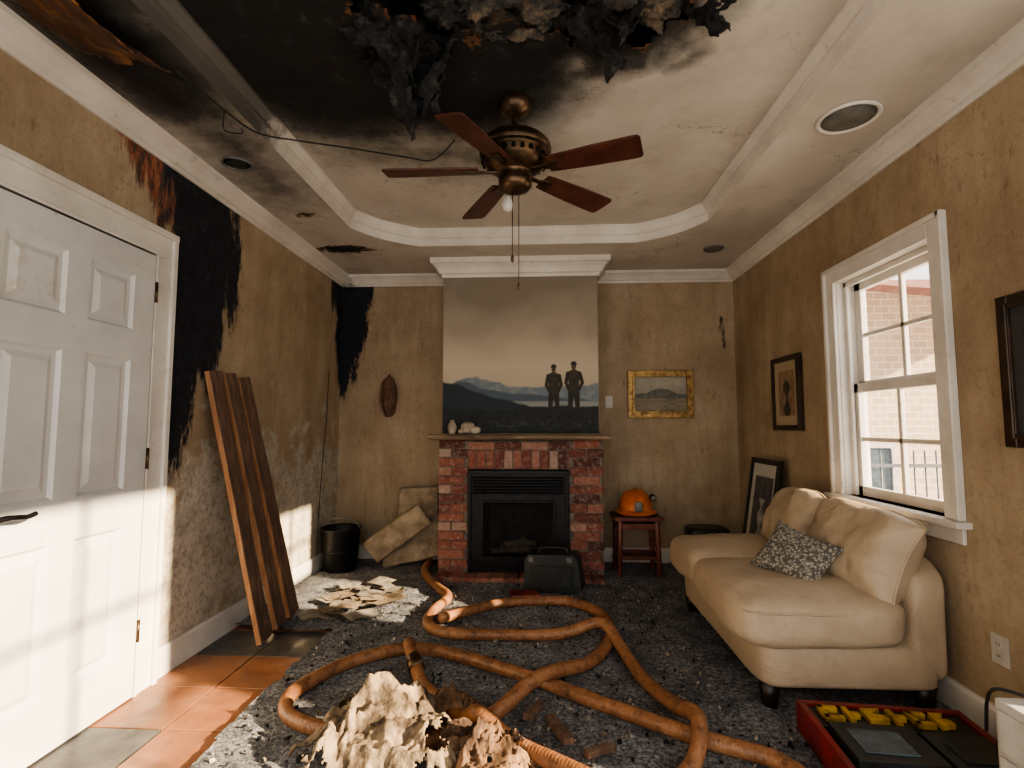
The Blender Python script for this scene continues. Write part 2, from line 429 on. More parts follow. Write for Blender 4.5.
def grid(name,us,vs,fn,mat,attrs=None,keep=None,col=None,smooth=True):
    U,V=np.meshgrid(us,vs,indexing='ij'); nu,nv=U.shape
    X,Y,Z=fn(U,V); co=np.stack([X,Y,Z],-1).reshape(-1,3)
    uc=(us[:-1]+us[1:])/2; vc=(vs[:-1]+vs[1:])/2; UC,VC=np.meshgrid(uc,vc,indexing='ij')
    K=np.ones(UC.shape,bool) if keep is None else keep(UC,VC)
    I,J=np.nonzero(K); a=I*nv+J
    F=np.stack([a,a+nv,a+nv+1,a+1],-1)
    me=bpy.data.meshes.new(name); me.from_pydata(co.tolist(),[],F.tolist()); me.materials.append(mat)
    me.polygons.foreach_set('use_smooth',[smooth]*len(F))
    for k,g in (attrs or {}).items():
        A=me.attributes.new(k,'FLOAT','POINT'); A.data.foreach_set('value',np.broadcast_to(g(U,V),U.shape).astype(np.float32).ravel())
    if col is not None:
        C=col(U,V).reshape(-1,3); C=np.concatenate([C,np.ones((len(C),1))],1)
        A=me.attributes.new('Col','FLOAT_COLOR','POINT'); A.data.foreach_set('color',C.astype(np.float32).ravel())
    me.update(); ob=bpy.data.objects.new(name,me); scn.collection.objects.link(ob); return ob
def lin(a,b,step,extra=()):
    g=list(np.linspace(a,b,int(round((b-a)/step))+1)); 
    g=[x for x in g if all(abs(x-e)>step*.3 for e in extra)]+list(extra)
    return np.array(sorted(g))
E=lambda l,r:Matrix.Translation(l)@Euler([math.radians(a) for a in r]).to_matrix().to_4x4()

# ------------------------------------------------------------ walls
WA=(2.45,3.23,.85,2.12); WB=(.35,1.56,.35,2.45)  # second opening is unseen, sized to throw a sun patch on the door
burnL=[(2.48,2.75),(3.08,2.75),(3.16,2.3),(3.12,2.03),(3.0,1.66),(2.90,1.50),(2.82,1.50),(2.74,1.22),(2.66,.98),(2.56,1.3),(2.52,1.8),(2.54,2.1)]
heatL=[(2.12,2.75),(2.75,2.75),(2.72,2.3),(2.58,2.20),(2.36,2.42)]
def bL(y,z):
    a=.5+sdpoly(y,z,burnL)/.34
    b=.5+sdpoly(y,z,[(4.62,2.75),(5.0,2.75),(5.0,1.55),(4.84,1.7),(4.74,2.2)])/.3
    return np.clip(np.maximum(a,b),-1,1.6)
def hL(y,z):
    a=.54+sdpoly(y,z,heatL)/.3; b=.46+sdpoly(y,z,burnL)/.5
    return np.clip(np.maximum(a,b),-1,1.4)
def pL(y,z):
    return np.clip(.30+(1.5-z)*.5,-.5,.70)
grid('wall_left',lin(YF,YB,.03),lin(-.02,2.95,.03),lambda u,v:(np.full(u.shape,XL),u,v),M_wall,{'burn':bL,'redchar':hL,'peel':pL})
def inh(u,v,W): return (u>W[0])&(u<W[1])&(v>W[2])&(v<W[3])
grid('wall_right',lin(YF,YB,.04,(WA[0],WA[1],WB[0],WB[1])),lin(-.02,2.95,.04,(WA[2],WA[3],WB[2],WB[3])),lambda u,v:(np.full(u.shape,XR),u,v),M_wall,
  {'burn':lambda u,v:u*0-.9,'redchar':lambda u,v:u*0-.9,'peel':lambda u,v:np.clip(-.05+(.9-v)*.3,-.35,.2)},keep=lambda u,v:~(inh(u,v,WA)|inh(u,v,WB)))
def bB(x,z):
    a=.5+sdpoly(x,z,[(-2.0,2.75),(-1.60,2.75),(-1.64,2.35),(-1.70,2.0),(-1.78,1.72),(-1.86,1.5),(-2,1.45)])/.28
    b=.30+sdpoly(x,z,[(1.66,2.28),(1.74,2.3),(1.73,1.92),(1.69,2.0)])/.2
    return np.clip(np.maximum(a,b),-1,1.6)
grid('wall_back',lin(XL,XR,.03),lin(-.02,2.95,.03),lambda u,v:(u,np.full(u.shape,YB),v),M_wall,{'burn':bB,'redchar':lambda u,v:bB(u,v)-.02,'peel':lambda u,v:np.clip(.0+(.8-v)*.3,-.3,.3)})
b=MB('wall_chimney_breast'); na={'burn':-1.0,'redchar':-1.0,'peel':0.0}
b.box((BX0,BY,-.01),(BX1,YB+.01,2.9),M_wall,attr=na); b.build()

# ------------------------------------------------------------ tray ceiling
TX0,TX1,TY0,TY1,TZ=-1.38,1.19,.45,4.06,2.83
def rounded(x0,x1,y0,y1,r,n=10):
    out=[]
    for cx,cy,a0 in ((x1-r,y0+r,-90),(x1-r,y1-r,0),(x0+r,y1-r,90),(x0+r,y0+r,180)):
        for k in range(n+1):
            a=math.radians(a0+90*k/n)
            px,py=math.cos(a),math.sin(a); s_=1/(abs(px)+abs(py)); w=.55
            q=(1-w)+w*s_
            out.append((cx+r*px*q,cy+r*py*q))
    return out
loop=rounded(TX0,TX1,TY0,TY1,.42)
cx,cy=(TX0+TX1)/2,(TY0+TY1)/2
ang=sorted(set([round(math.atan2(y-cy,x-cx),5) for x,y in loop]+[round(math.atan2(y-cy,x-cx),5) for x in (XL,XR) for y in (YF,YB)]+[round(-math.pi+2*math.pi*k/220,5) for k in range(220)]))
def rayrect(a):
    dx,dy=math.cos(a),math.sin(a); t=1e9
    if dx>1e-9:t=min(t,(XR-cx)/dx)
    if dx<-1e-9:t=min(t,(XL-cx)/dx)
    if dy>1e-9:t=min(t,(YB-cy)/dy)
    if dy<-1e-9:t=min(t,(YF-cy)/dy)
    return t
def rayloop(a):
    dx,dy=math.cos(a),math.sin(a); best=None
    for i in range(len(loop)):
        x1,y1=loop[i];x2,y2=loop[(i+1)%len(loop)]
        ex,ey=x2-x1,y2-y1; den=dx*ey-dy*ex
        if abs(den)<1e-12: continue
        t=((x1-cx)*ey-(y1-cy)*ex)/den; u=((x1-cx)*dy-(y1-cy)*dx)/den
        if t>0 and -1e-4<=u<=1.0001: best=t if best is None else min(best,t)
    return best
v=[];f=[];K=20
for a in ang:
    ti,to=rayloop(a),rayrect(a)
    for k in range(K+1):
        t=ti+(to-ti)*k/K; v.append((cx+math.cos(a)*t,cy+math.sin(a)*t,ZC))
n=len(ang)
for i in range(n):
    j=(i+1)%n
    for k in range(K): f.append((i*(K+1)+k,i*(K+1)+k+1,j*(K+1)+k+1,j*(K+1)+k))
A=np.array(v)
soot=.85-segd(A[:,0],A[:,1],(-1.65,1.0),(-1.6,2.0))/.75
soot=np.maximum(soot,.48-segd(A[:,0],A[:,1],(-1.6,2.2),(-1.6,3.0))/1.2)
soot=np.maximum(soot,.15-segd(A[:,0],A[:,1],(-1.6,3.2),(-1.7,4.8))/1.5)
bsp=.45-(np.hypot((A[:,0]+1.60)/.24,(A[:,1]-4.1)/.09)-1)*.6
bsp=np.maximum(bsp,.12-(np.hypot((A[:,0]+1.6)/.2,(A[:,1]-3.4)/.12)-1)*.5)
b=MB('ceiling'); b.add(v,f,M_ceil,False,None,{'soot':soot.tolist(),'burn':np.clip(bsp,-1,1.2).tolist()}); b.build()
def hole(x,y):
    q=fbm(x*3.2,y*3.2,5,3)-.5; q2=fbm(x*11,y*11,3,8)-.5
    return (1-np.hypot((x-.02)/.84,(y-1.35)/.66))+q*.85+q2*.35
def trsoot(x,y):
    d=np.minimum(segd(x,y,(-1.35,1.3),(-.95,2.25)),segd(x,y,(-.95,2.25),(-.35,2.2)))
    s_=1.25-d/.64
    s_=np.maximum(s_,.90+hole(x,y)*1.2-np.clip(x-.1,0,9)*.7)
    s_=np.maximum(s_,.42-segd(x,y,(-1.2,2.7),(-.2,3.0))/1.1)
    return np.clip(s_,-.5,1.4)
grid('ceiling_tray',lin(TX0-.05,TX1+.05,.02),lin(TY0-.05,TY1+.05,.02),lambda u,v:(u,v,TZ+.012*(fbm(u*5,v*5,3,2)-.5)),M_ceil,{'soot':trsoot,'burn':lambda u,v:.35+hole(u,v)*1.4},keep=lambda u,v:hole(u,v)<.05)
b=MB('ceiling_attic')
x0,x1,y0,y1,z0,z1=TX0-.1,TX1+.1,TY0-.1,TY1+.1,TZ+.01,3.25
b.add([(x0,y0,z0),(x1,y0,z0),(x1,y1,z0),(x0,y1,z0),(x0,y0,z1),(x1,y0,z1),(x1,y1,z1),(x0,y1,z1)],[(4,5,6,7),(0,1,5,4),(1,2,6,5),(2,3,7,6),(3,0,4,7)],M_attic)
for k in range(6):
    xx=-1.1+k*.42; b.box((xx,y0,2.92),(xx+.045,y1,3.08),M_attic)
b.build()
b=MB('trim_tray')
sb=lambda x,y,z: 1.15-float(segd(np.array(x),np.array(y),(-1.4,.5),(-1.4,2.2)))/.6
lp=[]
for i in range(len(loop)):
    a=loop[i];c=loop[(i+1)%len(loop)]; m=max(1,int(math.hypot(c[0]-a[0],c[1]-a[1])/.12))
    for k in range(m): lp.append((a[0]+(c[0]-a[0])*k/m,a[1]+(c[1]-a[1])*k/m))
b.sweep(lp[::-1],[(0,2.697),(0,2.70),(0,2.755),(.018,2.76),(.018,2.775),(.03,2.79),(.045,2.815),(.045,2.838)],M_trim,True,sb)
b.build()
CP=[(0,2.60),(.012,2.60),(.014,2.618),(.03,2.625),(.048,2.65),(.075,2.672),(.088,2.678),(.09,2.70)]
cb=lambda x,y,z: (.66-abs(y-2.7)/1.2 if x<-1.7 and y<4 else (.9-(abs(x+1.85)+abs(y-4.9))/.5))
b=MB('trim_crown')
b.sweep([(XL,y) for y in np.linspace(YF,YB,50)]+[(x,YB) for x in np.linspace(XL+.1,BX0,8)],CP,M_trim,False,lambda x,y,z:cb(x,y,z)-.25)
b.sweep([(BX1,YB),(XR,YB),(XR,YF)],CP,M_trim,False,lambda x,y,z:-1.)
b.sweep([(BX0,YB),(BX0,BY),(BX1,BY),(BX1,YB)],[(0,2.545),(.014,2.545),(.016,2.572),(.035,2.58),(.055,2.62),(.085,2.65),(.10,2.655),(.103,2.70)],M_trim,False,lambda x,y,z:-1.)
b.build()
BB=[(0,.145),(.010,.145),(.017,.128),(.018,.0)]
DS=-.04
b=MB('baseboard_left'); b.sweep([(XL,2.62+DS),(XL,YB)],BB,M_trim); b.sweep([(XL,YF),(XL,1.5)],BB,M_trim); b.build()
b=MB('baseboard_back'); b.sweep([(XL+.02,YB),(BX0,YB)],BB,M_trim); b.sweep([(BX1,YB),(XR-.02,YB)],BB,M_trim); b.build()
b=MB('baseboard_right'); b.sweep([(XR,YB),(XR,YF)],BB,M_trim); b.build()

# ------------------------------------------------------------ floor
b=MB('floor'); b.box((XL-.02,YF,-.12),(XR+.02,YB+.02,-.008),M_mortar)
ts=.345; g=.006; x0=XL+.02
for ix in range(2):
    for iy in range(-4,10):
        xa=x0-.01+ix*ts; ya=iy*ts+.12
        w=ts-g
        dark=((ix,iy) in ((0,5),(0,8),(1,8),(1,2)))
        t=.9 if dark else random.random()*.4
        b.box((xa,ya,-.01),(xa+w,ya+w,random.random()*.0015),M_tile,attr={'tint':t})
b.build(bevel=.002,seg=1)
cz=lambda u,v:.010+.016*(fbm(u*14,v*14,3,5))+.006*(fbm(u*40,v*40,2,9))
def ckeep(u,v):
    e=(fbm(v*4,u*0,3,4)-.5)*.05
    return ((u>-1.28+e)|(v>3.22+(fbm(u*5,v*0,3,6)-.5)*.15))
grid('floor_carpet',lin(XL+.02,XR-.02,.016),lin(YF+.02,YB-.02,.016),lambda u,v:(u,v,cz(u,v)),M_carpet,keep=lambda u,v:ckeep(u,v)&~((u>BX0)&(u<BX1)&(v>BY)))

# ------------------------------------------------------------ door
def stn(y,z): return .66-math.hypot((y-1.82)/.24,(z-1.85)/.4)*.5
b=MB('door_1'); dx=XL+.035; dy0,dy1,dz1=1.60+DS,2.455+DS,2.09
PY=[(1.735+DS,1.985+DS),(2.09+DS,2.33+DS)]; PZ=[(.22,.80),(.97,1.56),(1.70,1.96)]
yc=sorted([dy0,dy1]+[a for p in PY for a in p]); zc=sorted([.01,dz1]+[a for p in PZ for a in p])
def dadd(vs,fs): b.add(vs,fs,M_door,False,None,{'stain':[stn(q[1],q[2]) for q in vs]})
for i in range(len(yc)-1):
    for j in range(len(zc)-1):
        ya,yb_,za,zb=yc[i],yc[i+1],zc[j],zc[j+1]
        if (ya,yb_) in PY and (za,zb) in PZ:
            rings=[(0,0),(.012,-.014),(.03,-.014),(.055,-.002),(.06,-.002)]
            vs=[]
            for d,h in rings: vs+=[(dx+h,ya+d,za+d),(dx+h,yb_-d,za+d),(dx+h,yb_-d,zb-d),(dx+h,ya+d,zb-d)]
            fs=[]
            for r in range(len(rings)-1):
                for k in range(4): k2=(k+1)%4; fs.append((r*4+k,r*4+k2,(r+1)*4+k2,(r+1)*4+k))
            o=(len(rings)-1)*4; fs.append((o,o+1,o+2,o+3)); dadd(vs,fs)
        else:
            dadd([(dx,ya,za),(dx,yb_,za),(dx,yb_,zb),(dx,ya,zb)],[(0,1,2,3)])
b.box((XL+.002,dy0,.01),(dx-.016,dy1,dz1),M_door,attr={'stain':0.})
b.box((XL+.002,dy1-.001,.01),(dx,dy1,dz1),M_door,attr={'stain':0.}); b.box((XL+.002,dy0,.01),(dx,dy0+.001,dz1),M_door,attr={'stain':0.})
b.box((XL+.002,dy0,dz1-.001),(dx,dy1,dz1),M_door,attr={'stain':0.})
for hz in (.25,1.05,1.86): b.cyl((dx+.004,dy1+.006,hz),(dx+.004,dy1+.006,hz+.10),.007,M_bronze,seg=10)
hy=1.735+DS
Mh=Matrix.Translation((dx,hy,.935))@Euler((0,math.pi/2,0)).to_matrix().to_4x4()
b.lathe([(0.034,0),(.034,.006),(.026,.012),(.012,.016),(.011,.05),(0,.052)],M_black,Mh)
b.tube([(dx+.048,hy,.935),(dx+.052,hy+.045,.938),(dx+.050,hy+.105,.932),(dx+.052,hy+.14,.94)],[.011,.010,.009,.006],M_black,10)
b.build()
b=MB('trim_door_casing')
for y0,y1 in ((2.462+DS,2.60+DS),(1.45+DS,1.592+DS)):
    b.box((XL+.001,y0,0),(XL+.028,y1,2.10),M_trim); 
    o0,o1=(y1-.03,y1) if y0>2 else (y0,y0+.03)
    b.box((XL+.001,o0,0),(XL+.042,o1,2.24),M_trim)
    i0,i1=(y0,y0+.018) if y0>2 else (y1-.018,y1)
    b.box((XL+.001,i0,0),(XL+.036,i1,2.10),M_trim)
b.box((XL+.001,1.48+DS,2.10),(XL+.028,2.57+DS,2.21),M_trim); b.box((XL+.001,1.45+DS,2.208),(XL+.045,2.60+DS,2.24),M_trim); b.box((XL+.001,1.59+DS,2.10),(XL+.036,2.46+DS,2.118),M_trim)
b.build(bevel=.004)

# ------------------------------------------------------------ windows
def window(name,W,cols,rows):
    y0,y1,z0,z1=W; b=MB(name); X=XR; D=.15
    b.box((X-.001,y0-.02,z0-.02),(X+D,y0,z1+.02),M_trim); b.box((X-.001,y1,z0-.02),(X+D,y1+.02,z1+.02),M_trim)
    b.box((X-.001,y0,z1),(X+D,y1,z1+.02),M_trim); b.box((X-.001,y0,z0-.02),(X+D,y1,z0),M_trim)
    c=.095
    for a0,a1 in ((y0-c,y0),(y1,y1+c)):
        b.box((X-.022,a0,z0-.0),(X-.001,a1,z1+c),M_trim)
    b.box((X-.022,y0,z1),(X-.001,y1,z1+c),M_trim)
    b.box((X-.036,y0-c-.004,z0),(X-.001,y0-c+.022,z1+c+.004),M_trim); b.box((X-.036,y1+c-.022,z0),(X-.001,y1+c+.004,z1+c+.004),M_trim)
    b.box((X-.036,y0-c,z1+c-.022),(X-.001,y1+c,z1+c+.004),M_trim)
    b.box((X-.065,y0-c-.03,z0-.028),(X+.10,y1+c+.03,z0),M_trim); b.box((X-.018,y0-c,z0-.10),(X-.001,y1+c,z0-.028),M_trim)
    zm=(z0+z1)/2
    b.box((X+.04,y1-.03,z0),(X+.06,y1,z1),M_trim); b.box((X+.04,y0,z0),(X+.06,y0+.03,z1),M_trim); b.box((X+.04,y0,z1-.03),(X+.06,y1,z1),M_trim)
    for (a,bz,xo) in ((zm-.02,z1,.105),(z0,zm+.02,.065)):
        fr=.055
        b.box((X+xo,y0,a),(X+xo+.035,y0+fr,bz),M_trim);b.box((X+xo,y1-fr,a),(X+xo+.035,y1,bz),M_trim)
        b.box((X+xo,y0,a),(X+xo+.035,y1,a+fr),M_trim);b.box((X+xo,y0,bz-fr),(X+xo+.035,y1,bz),M_trim)
        for k in range(1,cols):
            yy=y0+fr+(y1-y0-2*fr)*k/cols; b.box((X+xo+.006,yy-.013,a+fr),(X+xo+.030,yy+.013,bz-fr),M_trim)
        for k in range(1,rows):
            zz=a+fr+(bz-a-2*fr)*k/rows; b.box((X+xo+.006,y0+fr,zz-.012),(X+xo+.030,y1-fr,zz+.012),M_trim)
        b.add([(X+xo+.018,y0+fr,a+fr),(X+xo+.018,y1-fr,a+fr),(X+xo+.018,y1-fr,bz-fr),(X+xo+.018,y0+fr,bz-fr)],[(0,1,2,3)],M_glass)
    return b.build(bevel=.003,seg=1)
window('window_1',WA,2,2); window('window_unseen',WB,2,2)  # the second window is out of view, added to let sun reach the door

# ------------------------------------------------------------ exterior
b=MB('ground'); b.box((XR+.3,-15,-.5),(30,30,-.35),M_snow); b.build()
b=MB('neighbour_house')
b.box((3.2,8.6,-.35),(11,12,3.6),M_siding)
for xx in (4.7,6.6): 
    b.box((xx,8.56,-.1),(xx+.8,8.60,.9),M_extglass)
    for q in ((xx-.08,-.18,xx,.98),(xx+.8,-.18,xx+.88,.98),(xx,-.18,xx+.8,-.1),(xx,.9,xx+.8,.98),(xx+.38,-.1,xx+.42,.9)): b.box((q[0],8.53,q[1]),(q[2],8.6,q[3]),M_whitep)
b.build()
b=MB('porch_roof')
b.add([(4.6,5.6,2.55),(8.6,5.6,2.55),(8.6,8.58,3.5),(4.6,8.58,3.5),(4.6,5.6,2.65),(8.6,5.6,2.65),(8.6,8.58,3.6),(4.6,8.58,3.6)],[(0,3,2,1),(4,5,6,7),(0,1,5,4),(1,2,6,5),(2,3,7,6),(3,0,4,7)],M_eave)
b.box((4.58,5.56,2.38),(8.62,5.66,2.62),M_eave)
for xx in (4.65,8.5): b.box((xx,5.58,-.35),(xx+.09,5.67,2.5),M_whitep)
b.build()
b=MB('iron_fence')
for k in range(34): b.cyl((3.6+k*.13,6.6,-.35),(3.6+k*.13,6.6,.95),.012,M_fence,seg=6)
b.box((3.5,6.58,.75),(8.1,6.62,.79),M_fence); b.box((3.5,6.58,-.1),(8.1,6.62,-.06),M_fence)
b.build()

# ------------------------------------------------------------ fireplace
b=MB('brick_fireplace'); FX0,FX1,FY=-.85,.52,4.37; FZ=1.13
b.box((FX0+.006,FY+.01,0),(-.60,BY-.001,FZ),M_mortar); b.box((.235,FY+.01,0),(FX1-.006,BY-.001,FZ),M_mortar); b.box((-.60,FY+.01,.89),(.235,BY-.001,FZ),M_mortar)
bh,bl,gp=.0655,.215,.010; zc_=.012; row=0
def brick(xa,xb,za,zb,y0=FY,y1=BY-.002):
    j=lambda:random.uniform(-.002,.002)
    b.box((xa+j(),y0+random.uniform(-.004,.003),za+j()),(xb+j(),y1,zb+j()),M_brick,attr={'tint':min(1,max(0,random.gauss(.46,.27)))})
while zc_+bh<FZ+.01:
    x=FX0-(row%2)*(bl+gp)/2
    while x<FX1:
        xa=max(x,FX0);xb=min(x+bl,FX1)
        if xb-xa>.03:
            for (l,r) in ((FX0,-.607),(.243,FX1)):
                a_,b_=max(xa,l),min(xb,r)
                if b_-a_>.03: brick(a_,b_,zc_,zc_+bh)
        x+=bl+gp
    zc_+=bh+gp; row+=1
x=-.60
while x<.235: brick(x,min(x+.0655,.238),.897,1.045); x+=.0755
x=-.60
while x<.235: brick(x,min(x+bl,.238),1.055,1.12); x+=bl+gp
x=FX0
while x<FX1-.05:
    brick(x,min(x+bl*.48,FX1),.0,.055,FY-.17,FY-.005); x+=bl*.48+gp
b.box((FX0+.01,FY-.165,0),(FX1-.01,FY+.01,.045),M_mortar)
b.build(bevel=.005,seg=1)
b=MB('fireplace_insert'); ya=FY-.015
ix0,ix1,iz0,iz1=-.597,.232,.06,.885
ox0,ox1,oz0,oz1=-.47,.105,.19,.62
b.box((ix0,ya,iz0),(ox0,ya+.07,iz1),M_black); b.box((ox1,ya,iz0),(ix1,ya+.07,iz1),M_black)
b.box((ox0,ya,iz0),(ox1,ya+.07,oz0),M_black); b.box((ox0,ya,oz1),(ox1,ya+.07,iz1),M_black)
for q in ((ix0,iz0,ix0+.025,iz1),(ix1-.025,iz0,ix1,iz1)): b.box((q[0],ya-.02,q[1]),(q[2],ya,q[3]),M_black)
b.box((ix0,ya-.025,iz1-.03),(ix1,ya,iz1),M_black)
for k in range(6): 
    z=.70+k*.025; b.cbox(((ix0+ix1)/2,ya-.008,z),(ix1-ix0-.08,.018,.012),M_black,(.5,0,0))
for q in ((ox0-.02,oz0-.02,ox0,oz1+.02),(ox1,oz0-.02,ox1+.02,oz1+.02),(ox0,oz0-.02,ox1,oz0),(ox0,oz1,ox1,oz1+.02)): b.box((q[0],ya-.012,q[1]),(q[2],ya,q[3]),M_black)
for k in range(3): b.cbox(((ix0+ix1)/2,ya-.006,.09+k*.025),(ix1-ix0-.08,.014,.01),M_black)
yb2=ya+.069
b.add([(ox0,ya+.002,oz0),(ox1,ya+.002,oz0),(ox1,ya+.002,oz1),(ox0,ya+.002,oz1),(ox0+.05,yb2,oz0),(ox1-.05,yb2,oz0),(ox1-.05,yb2,oz1),(ox0+.05,yb2,oz1)],[(0,4,7,3),(1,2,6,5),(0,1,5,4),(3,7,6,2),(4,5,6,7)],M_firebox)
for (a,c) in (((-.42,.225),(-.02,.235)),((-.33,.25),(.06,.22)),((-.30,.28),(-.03,.29)),((-.24,.24),(-.12,.33))):
    b.tube([(a[0],ya+.03,a[1]),((a[0]+c[0])/2,ya+.022,(a[1]+c[1])/2+.01),(c[0],ya+.035,c[1])],[.026,.03,.022],M_log,9,wob=.3)
for k in range(9): b.box((ox0+.06+k*.055,ya-.004,oz0),(ox0+.07+k*.055,ya+.004,oz0+.06),M_black)
b.box((ox0+.03,ya-.004,oz0+.055),(ox1-.03,ya+.004,oz0+.065),M_black)
b.build(bevel=.003,seg=1)
b=MB('mantel_shelf')
v=[];f=[]
nx=60
for i in range(nx+1):
    x=-.92+i*(1.50/nx)
    for (y,z) in ((BY-.001,1.136),(4.285,1.136),(4.265,1.147),(4.265,1.170),(4.28,1.182),(BY-.001,1.182)):
        q=mn.fractal(Vector((x*14,y*9,z*20)),1,2,3)*.008; v.append((x,y+(q if y<4.4 else 0),z+(max(0,q)*.3 if z>1.15 and y<4.4 else 0)))
for i in range(nx):
    for k in range(6): k2=(k+1)%6; f.append((i*6+k,(i+1)*6+k,(i+1)*6+k2,i*6+k2))
f.append(tuple(range(6))); f.append(tuple(nx*6+k for k in range(6))[::-1]); b.add(v,f,M_mantel)
b.build()

# ------------------------------------------------------------ mural
MW0,MW1,MZ0,MZ1=BX0+.005,BX1-.005,1.19,2.545
def figure(X,Z,fx,fz,h,kind):
    x=(X-fx)/h*1.18; z=(Z-fz)/h
    def cap(a,c,ra,rc):
        ex,ez=c[0]-a[0],c[1]-a[1]; t=np.clip(((x-a[0])*ex+(z-a[1])*ez)/(ex*ex+ez*ez),0,1)
        return np.hypot(x-a[0]-t*ex,z-a[1]-t*ez)-(ra+(rc-ra)*t)
    legs=np.minimum.reduce([cap((-.05,.50),(-.075,.26),.068,.052),cap((-.075,.26),(-.08,.04),.052,.036),cap((.05,.50),(.07,.26),.068,.052),cap((.07,.26),(.085,.04),.052,.036)])
    boots=np.minimum(cap((-.085,.02),(-.12,.012),.026,.02),cap((.09,.02),(.125,.012),.026,.02))
    torso=np.minimum.reduce([cap((0,.52),(0,.74),.11,.12),cap((-.085,.79),(.085,.79),.040,.040)])
    ex=.165 if kind==0 else .18
    arms=np.minimum.reduce([cap((-.125,.78),(-.165,.62),.042,.036),cap((-.165,.62),(-.11,.50),.036,.028),cap((.125,.78),(ex,.62),.042,.036),cap((ex,.62),(.11,.50),.036,.028)])
    head=np.minimum(cap((0,.84),(0,.86),.032,.032),cap((0,.905),(0,.93),.050,.048))
    hat=np.minimum(cap((-.05,.955),(.05,.955),.018,.018),cap((-.015,.97),(.015,.97),.036,.036))
    return legs,boots,torso,arms,head,hat
def mural(X,Z):
    W=(X-MW0)/(MW1-MW0); V=(Z-MZ0)/(MZ1-MZ0)
    def L(c): return np.array(c)[None,None,:]
    def mix(a,c,t): t=np.clip(t,0,1)[...,None]; return a*(1-t)+c*t
    C=mix(L((.43,.365,.275)),L((.215,.185,.145)),(V-.35)/.6+(fbm(X*3,Z*3,4,1)-.5)*1.0)
    C=mix(C,L((.56,.48,.37)),np.clip(1-np.abs(V-.42)/.22,0,1)*.7)
    n1=fbm(X*6,X*0+3,5,11); n2=fbm(X*9,X*0+1,5,12); n3=fbm(X*7,X*0+7,5,13)
    r=.27+.07*n1+.05*np.exp(-((W-.2)/.13)**2); C=mix(C,L((.155,.195,.225)),(r-V)*90)
    C=mix(C,L((.24,.26,.265)),((r-V)*90).clip(0,1)*(fbm(X*22,Z*30,4,3)>.55)*.6)
    r=.25+.04*n2-.10*np.clip(W-.35,0,1); C=mix(C,L((.075,.105,.135)),(r+.06*np.exp(-((W-.12)/.12)**2)-V)*90)
    lk=.205; C=mix(C,L((.25,.265,.26))*(.8+.5*fbm(X*5,Z*60,3,6)[...,None]),(lk-V)*120)
    r=.30-.28*W+.05*n3; C=mix(C,L((.018,.030,.040)),(r-V)*80)
    r=.14+.03*fbm(X*18,X*0,4,5)+.02*(W>.5); C=mix(C,L((.012,.016,.018))*(.6+1.3*fbm(X*30,Z*40,4,8)[...,None]),(r-V)*80)
    C=mix(C,L((.06,.064,.06)),((.10-V)*40).clip(0,1)*(fbm(X*26,Z*50,4,21)>.66)*.6)
    for fx,fz,h,k in ((.118,1.325,.45,0),(.288,1.325,.475,1)):
        lg,bt,to,ar,hd,ht=figure(X,Z,fx,fz,h,k)
        for d,c in ((lg,(.022,.02,.016)),(bt,(.008,.008,.007)),(to,(.04,.034,.024)),(ar,(.028,.024,.018)),(hd,(.075,.045,.03)),(ht,(.025,.023,.017))):
            cc=L(c)*(.6+.9*fbm(X*45,Z*45,3,31)[...,None]); C=mix(C,cc,-d*h/.003+.5)
    return C
ob=grid('mountain_mural_painting',np.linspace(MW0,MW1,331),np.linspace(MZ0,MZ1,337),lambda u,v:(u,np.full(u.shape,BY-.012),v),M_vcol,col=mural)
b=MB('canvas_backing'); b.box((MW0,BY-.0115,MZ0),(MW1,BY-.001,MZ1),M_drywall); o2=b.build(); o2.parent=ob

# ------------------------------------------------------------ mantel ornaments
b=MB('ceramic_vase'); b.lathe([(.022,0),(.034,.02),(.04,.05),(.03,.085),(.016,.10),(.02,.115),(.015,.112),(.012,.10)],M_stone,Matrix.Translation((-.735,4.34,1.186))); b.build()
b=MB('decorative_stones')
for (x,y,r,h) in ((-.605,4.35,.06,.10),(-.54,4.335,.05,.06),(-.655,4.33,.035,.045)):
    b.sup((x,y,1.186+h/2),(r*2,r*1.4,h),M_stone,(.8,.9),(0,0,random.random()),.006,9,24,14)
b.build()

# ------------------------------------------------------------ ceiling fan
b=MB('ceiling_fan'); fx,fy=-.115,2.42
T=Matrix.Translation((fx,fy,0)); zt=TZ
b.lathe([(.035,zt+.004),(.078,zt),(.08,zt-.025),(.07,zt-.05),(.045,zt-.07),(.028,zt-.082),(.02,zt-.085)],M_bronze,T)
b.cyl((fx,fy,2.65),(fx,fy,2.76),.014,M_bronze)
b.lathe([(.02,2.70),(.045,2.685),(.05,2.66),(.10,2.645),(.15,2.625),(.172,2.60),(.176,2.575),(.165,2.567),(.172,2.558),(.172,2.545),(.158,2.535),(.15,2.515),(.125,2.49),(.10,2.478),(.075,2.47),(.07,2.45),(.08,2.44),(.08,2.405),(.065,2.385),(.04,2.375),(.02,2.365),(0,2.362)],M_bronze,T,40)
for k in range(24):
    a=2*math.pi*k/24; b.cbox((fx+.158*math.cos(a),fy+.158*math.sin(a),2.528),(.012,.018,.022),M_black,(0,0,a))
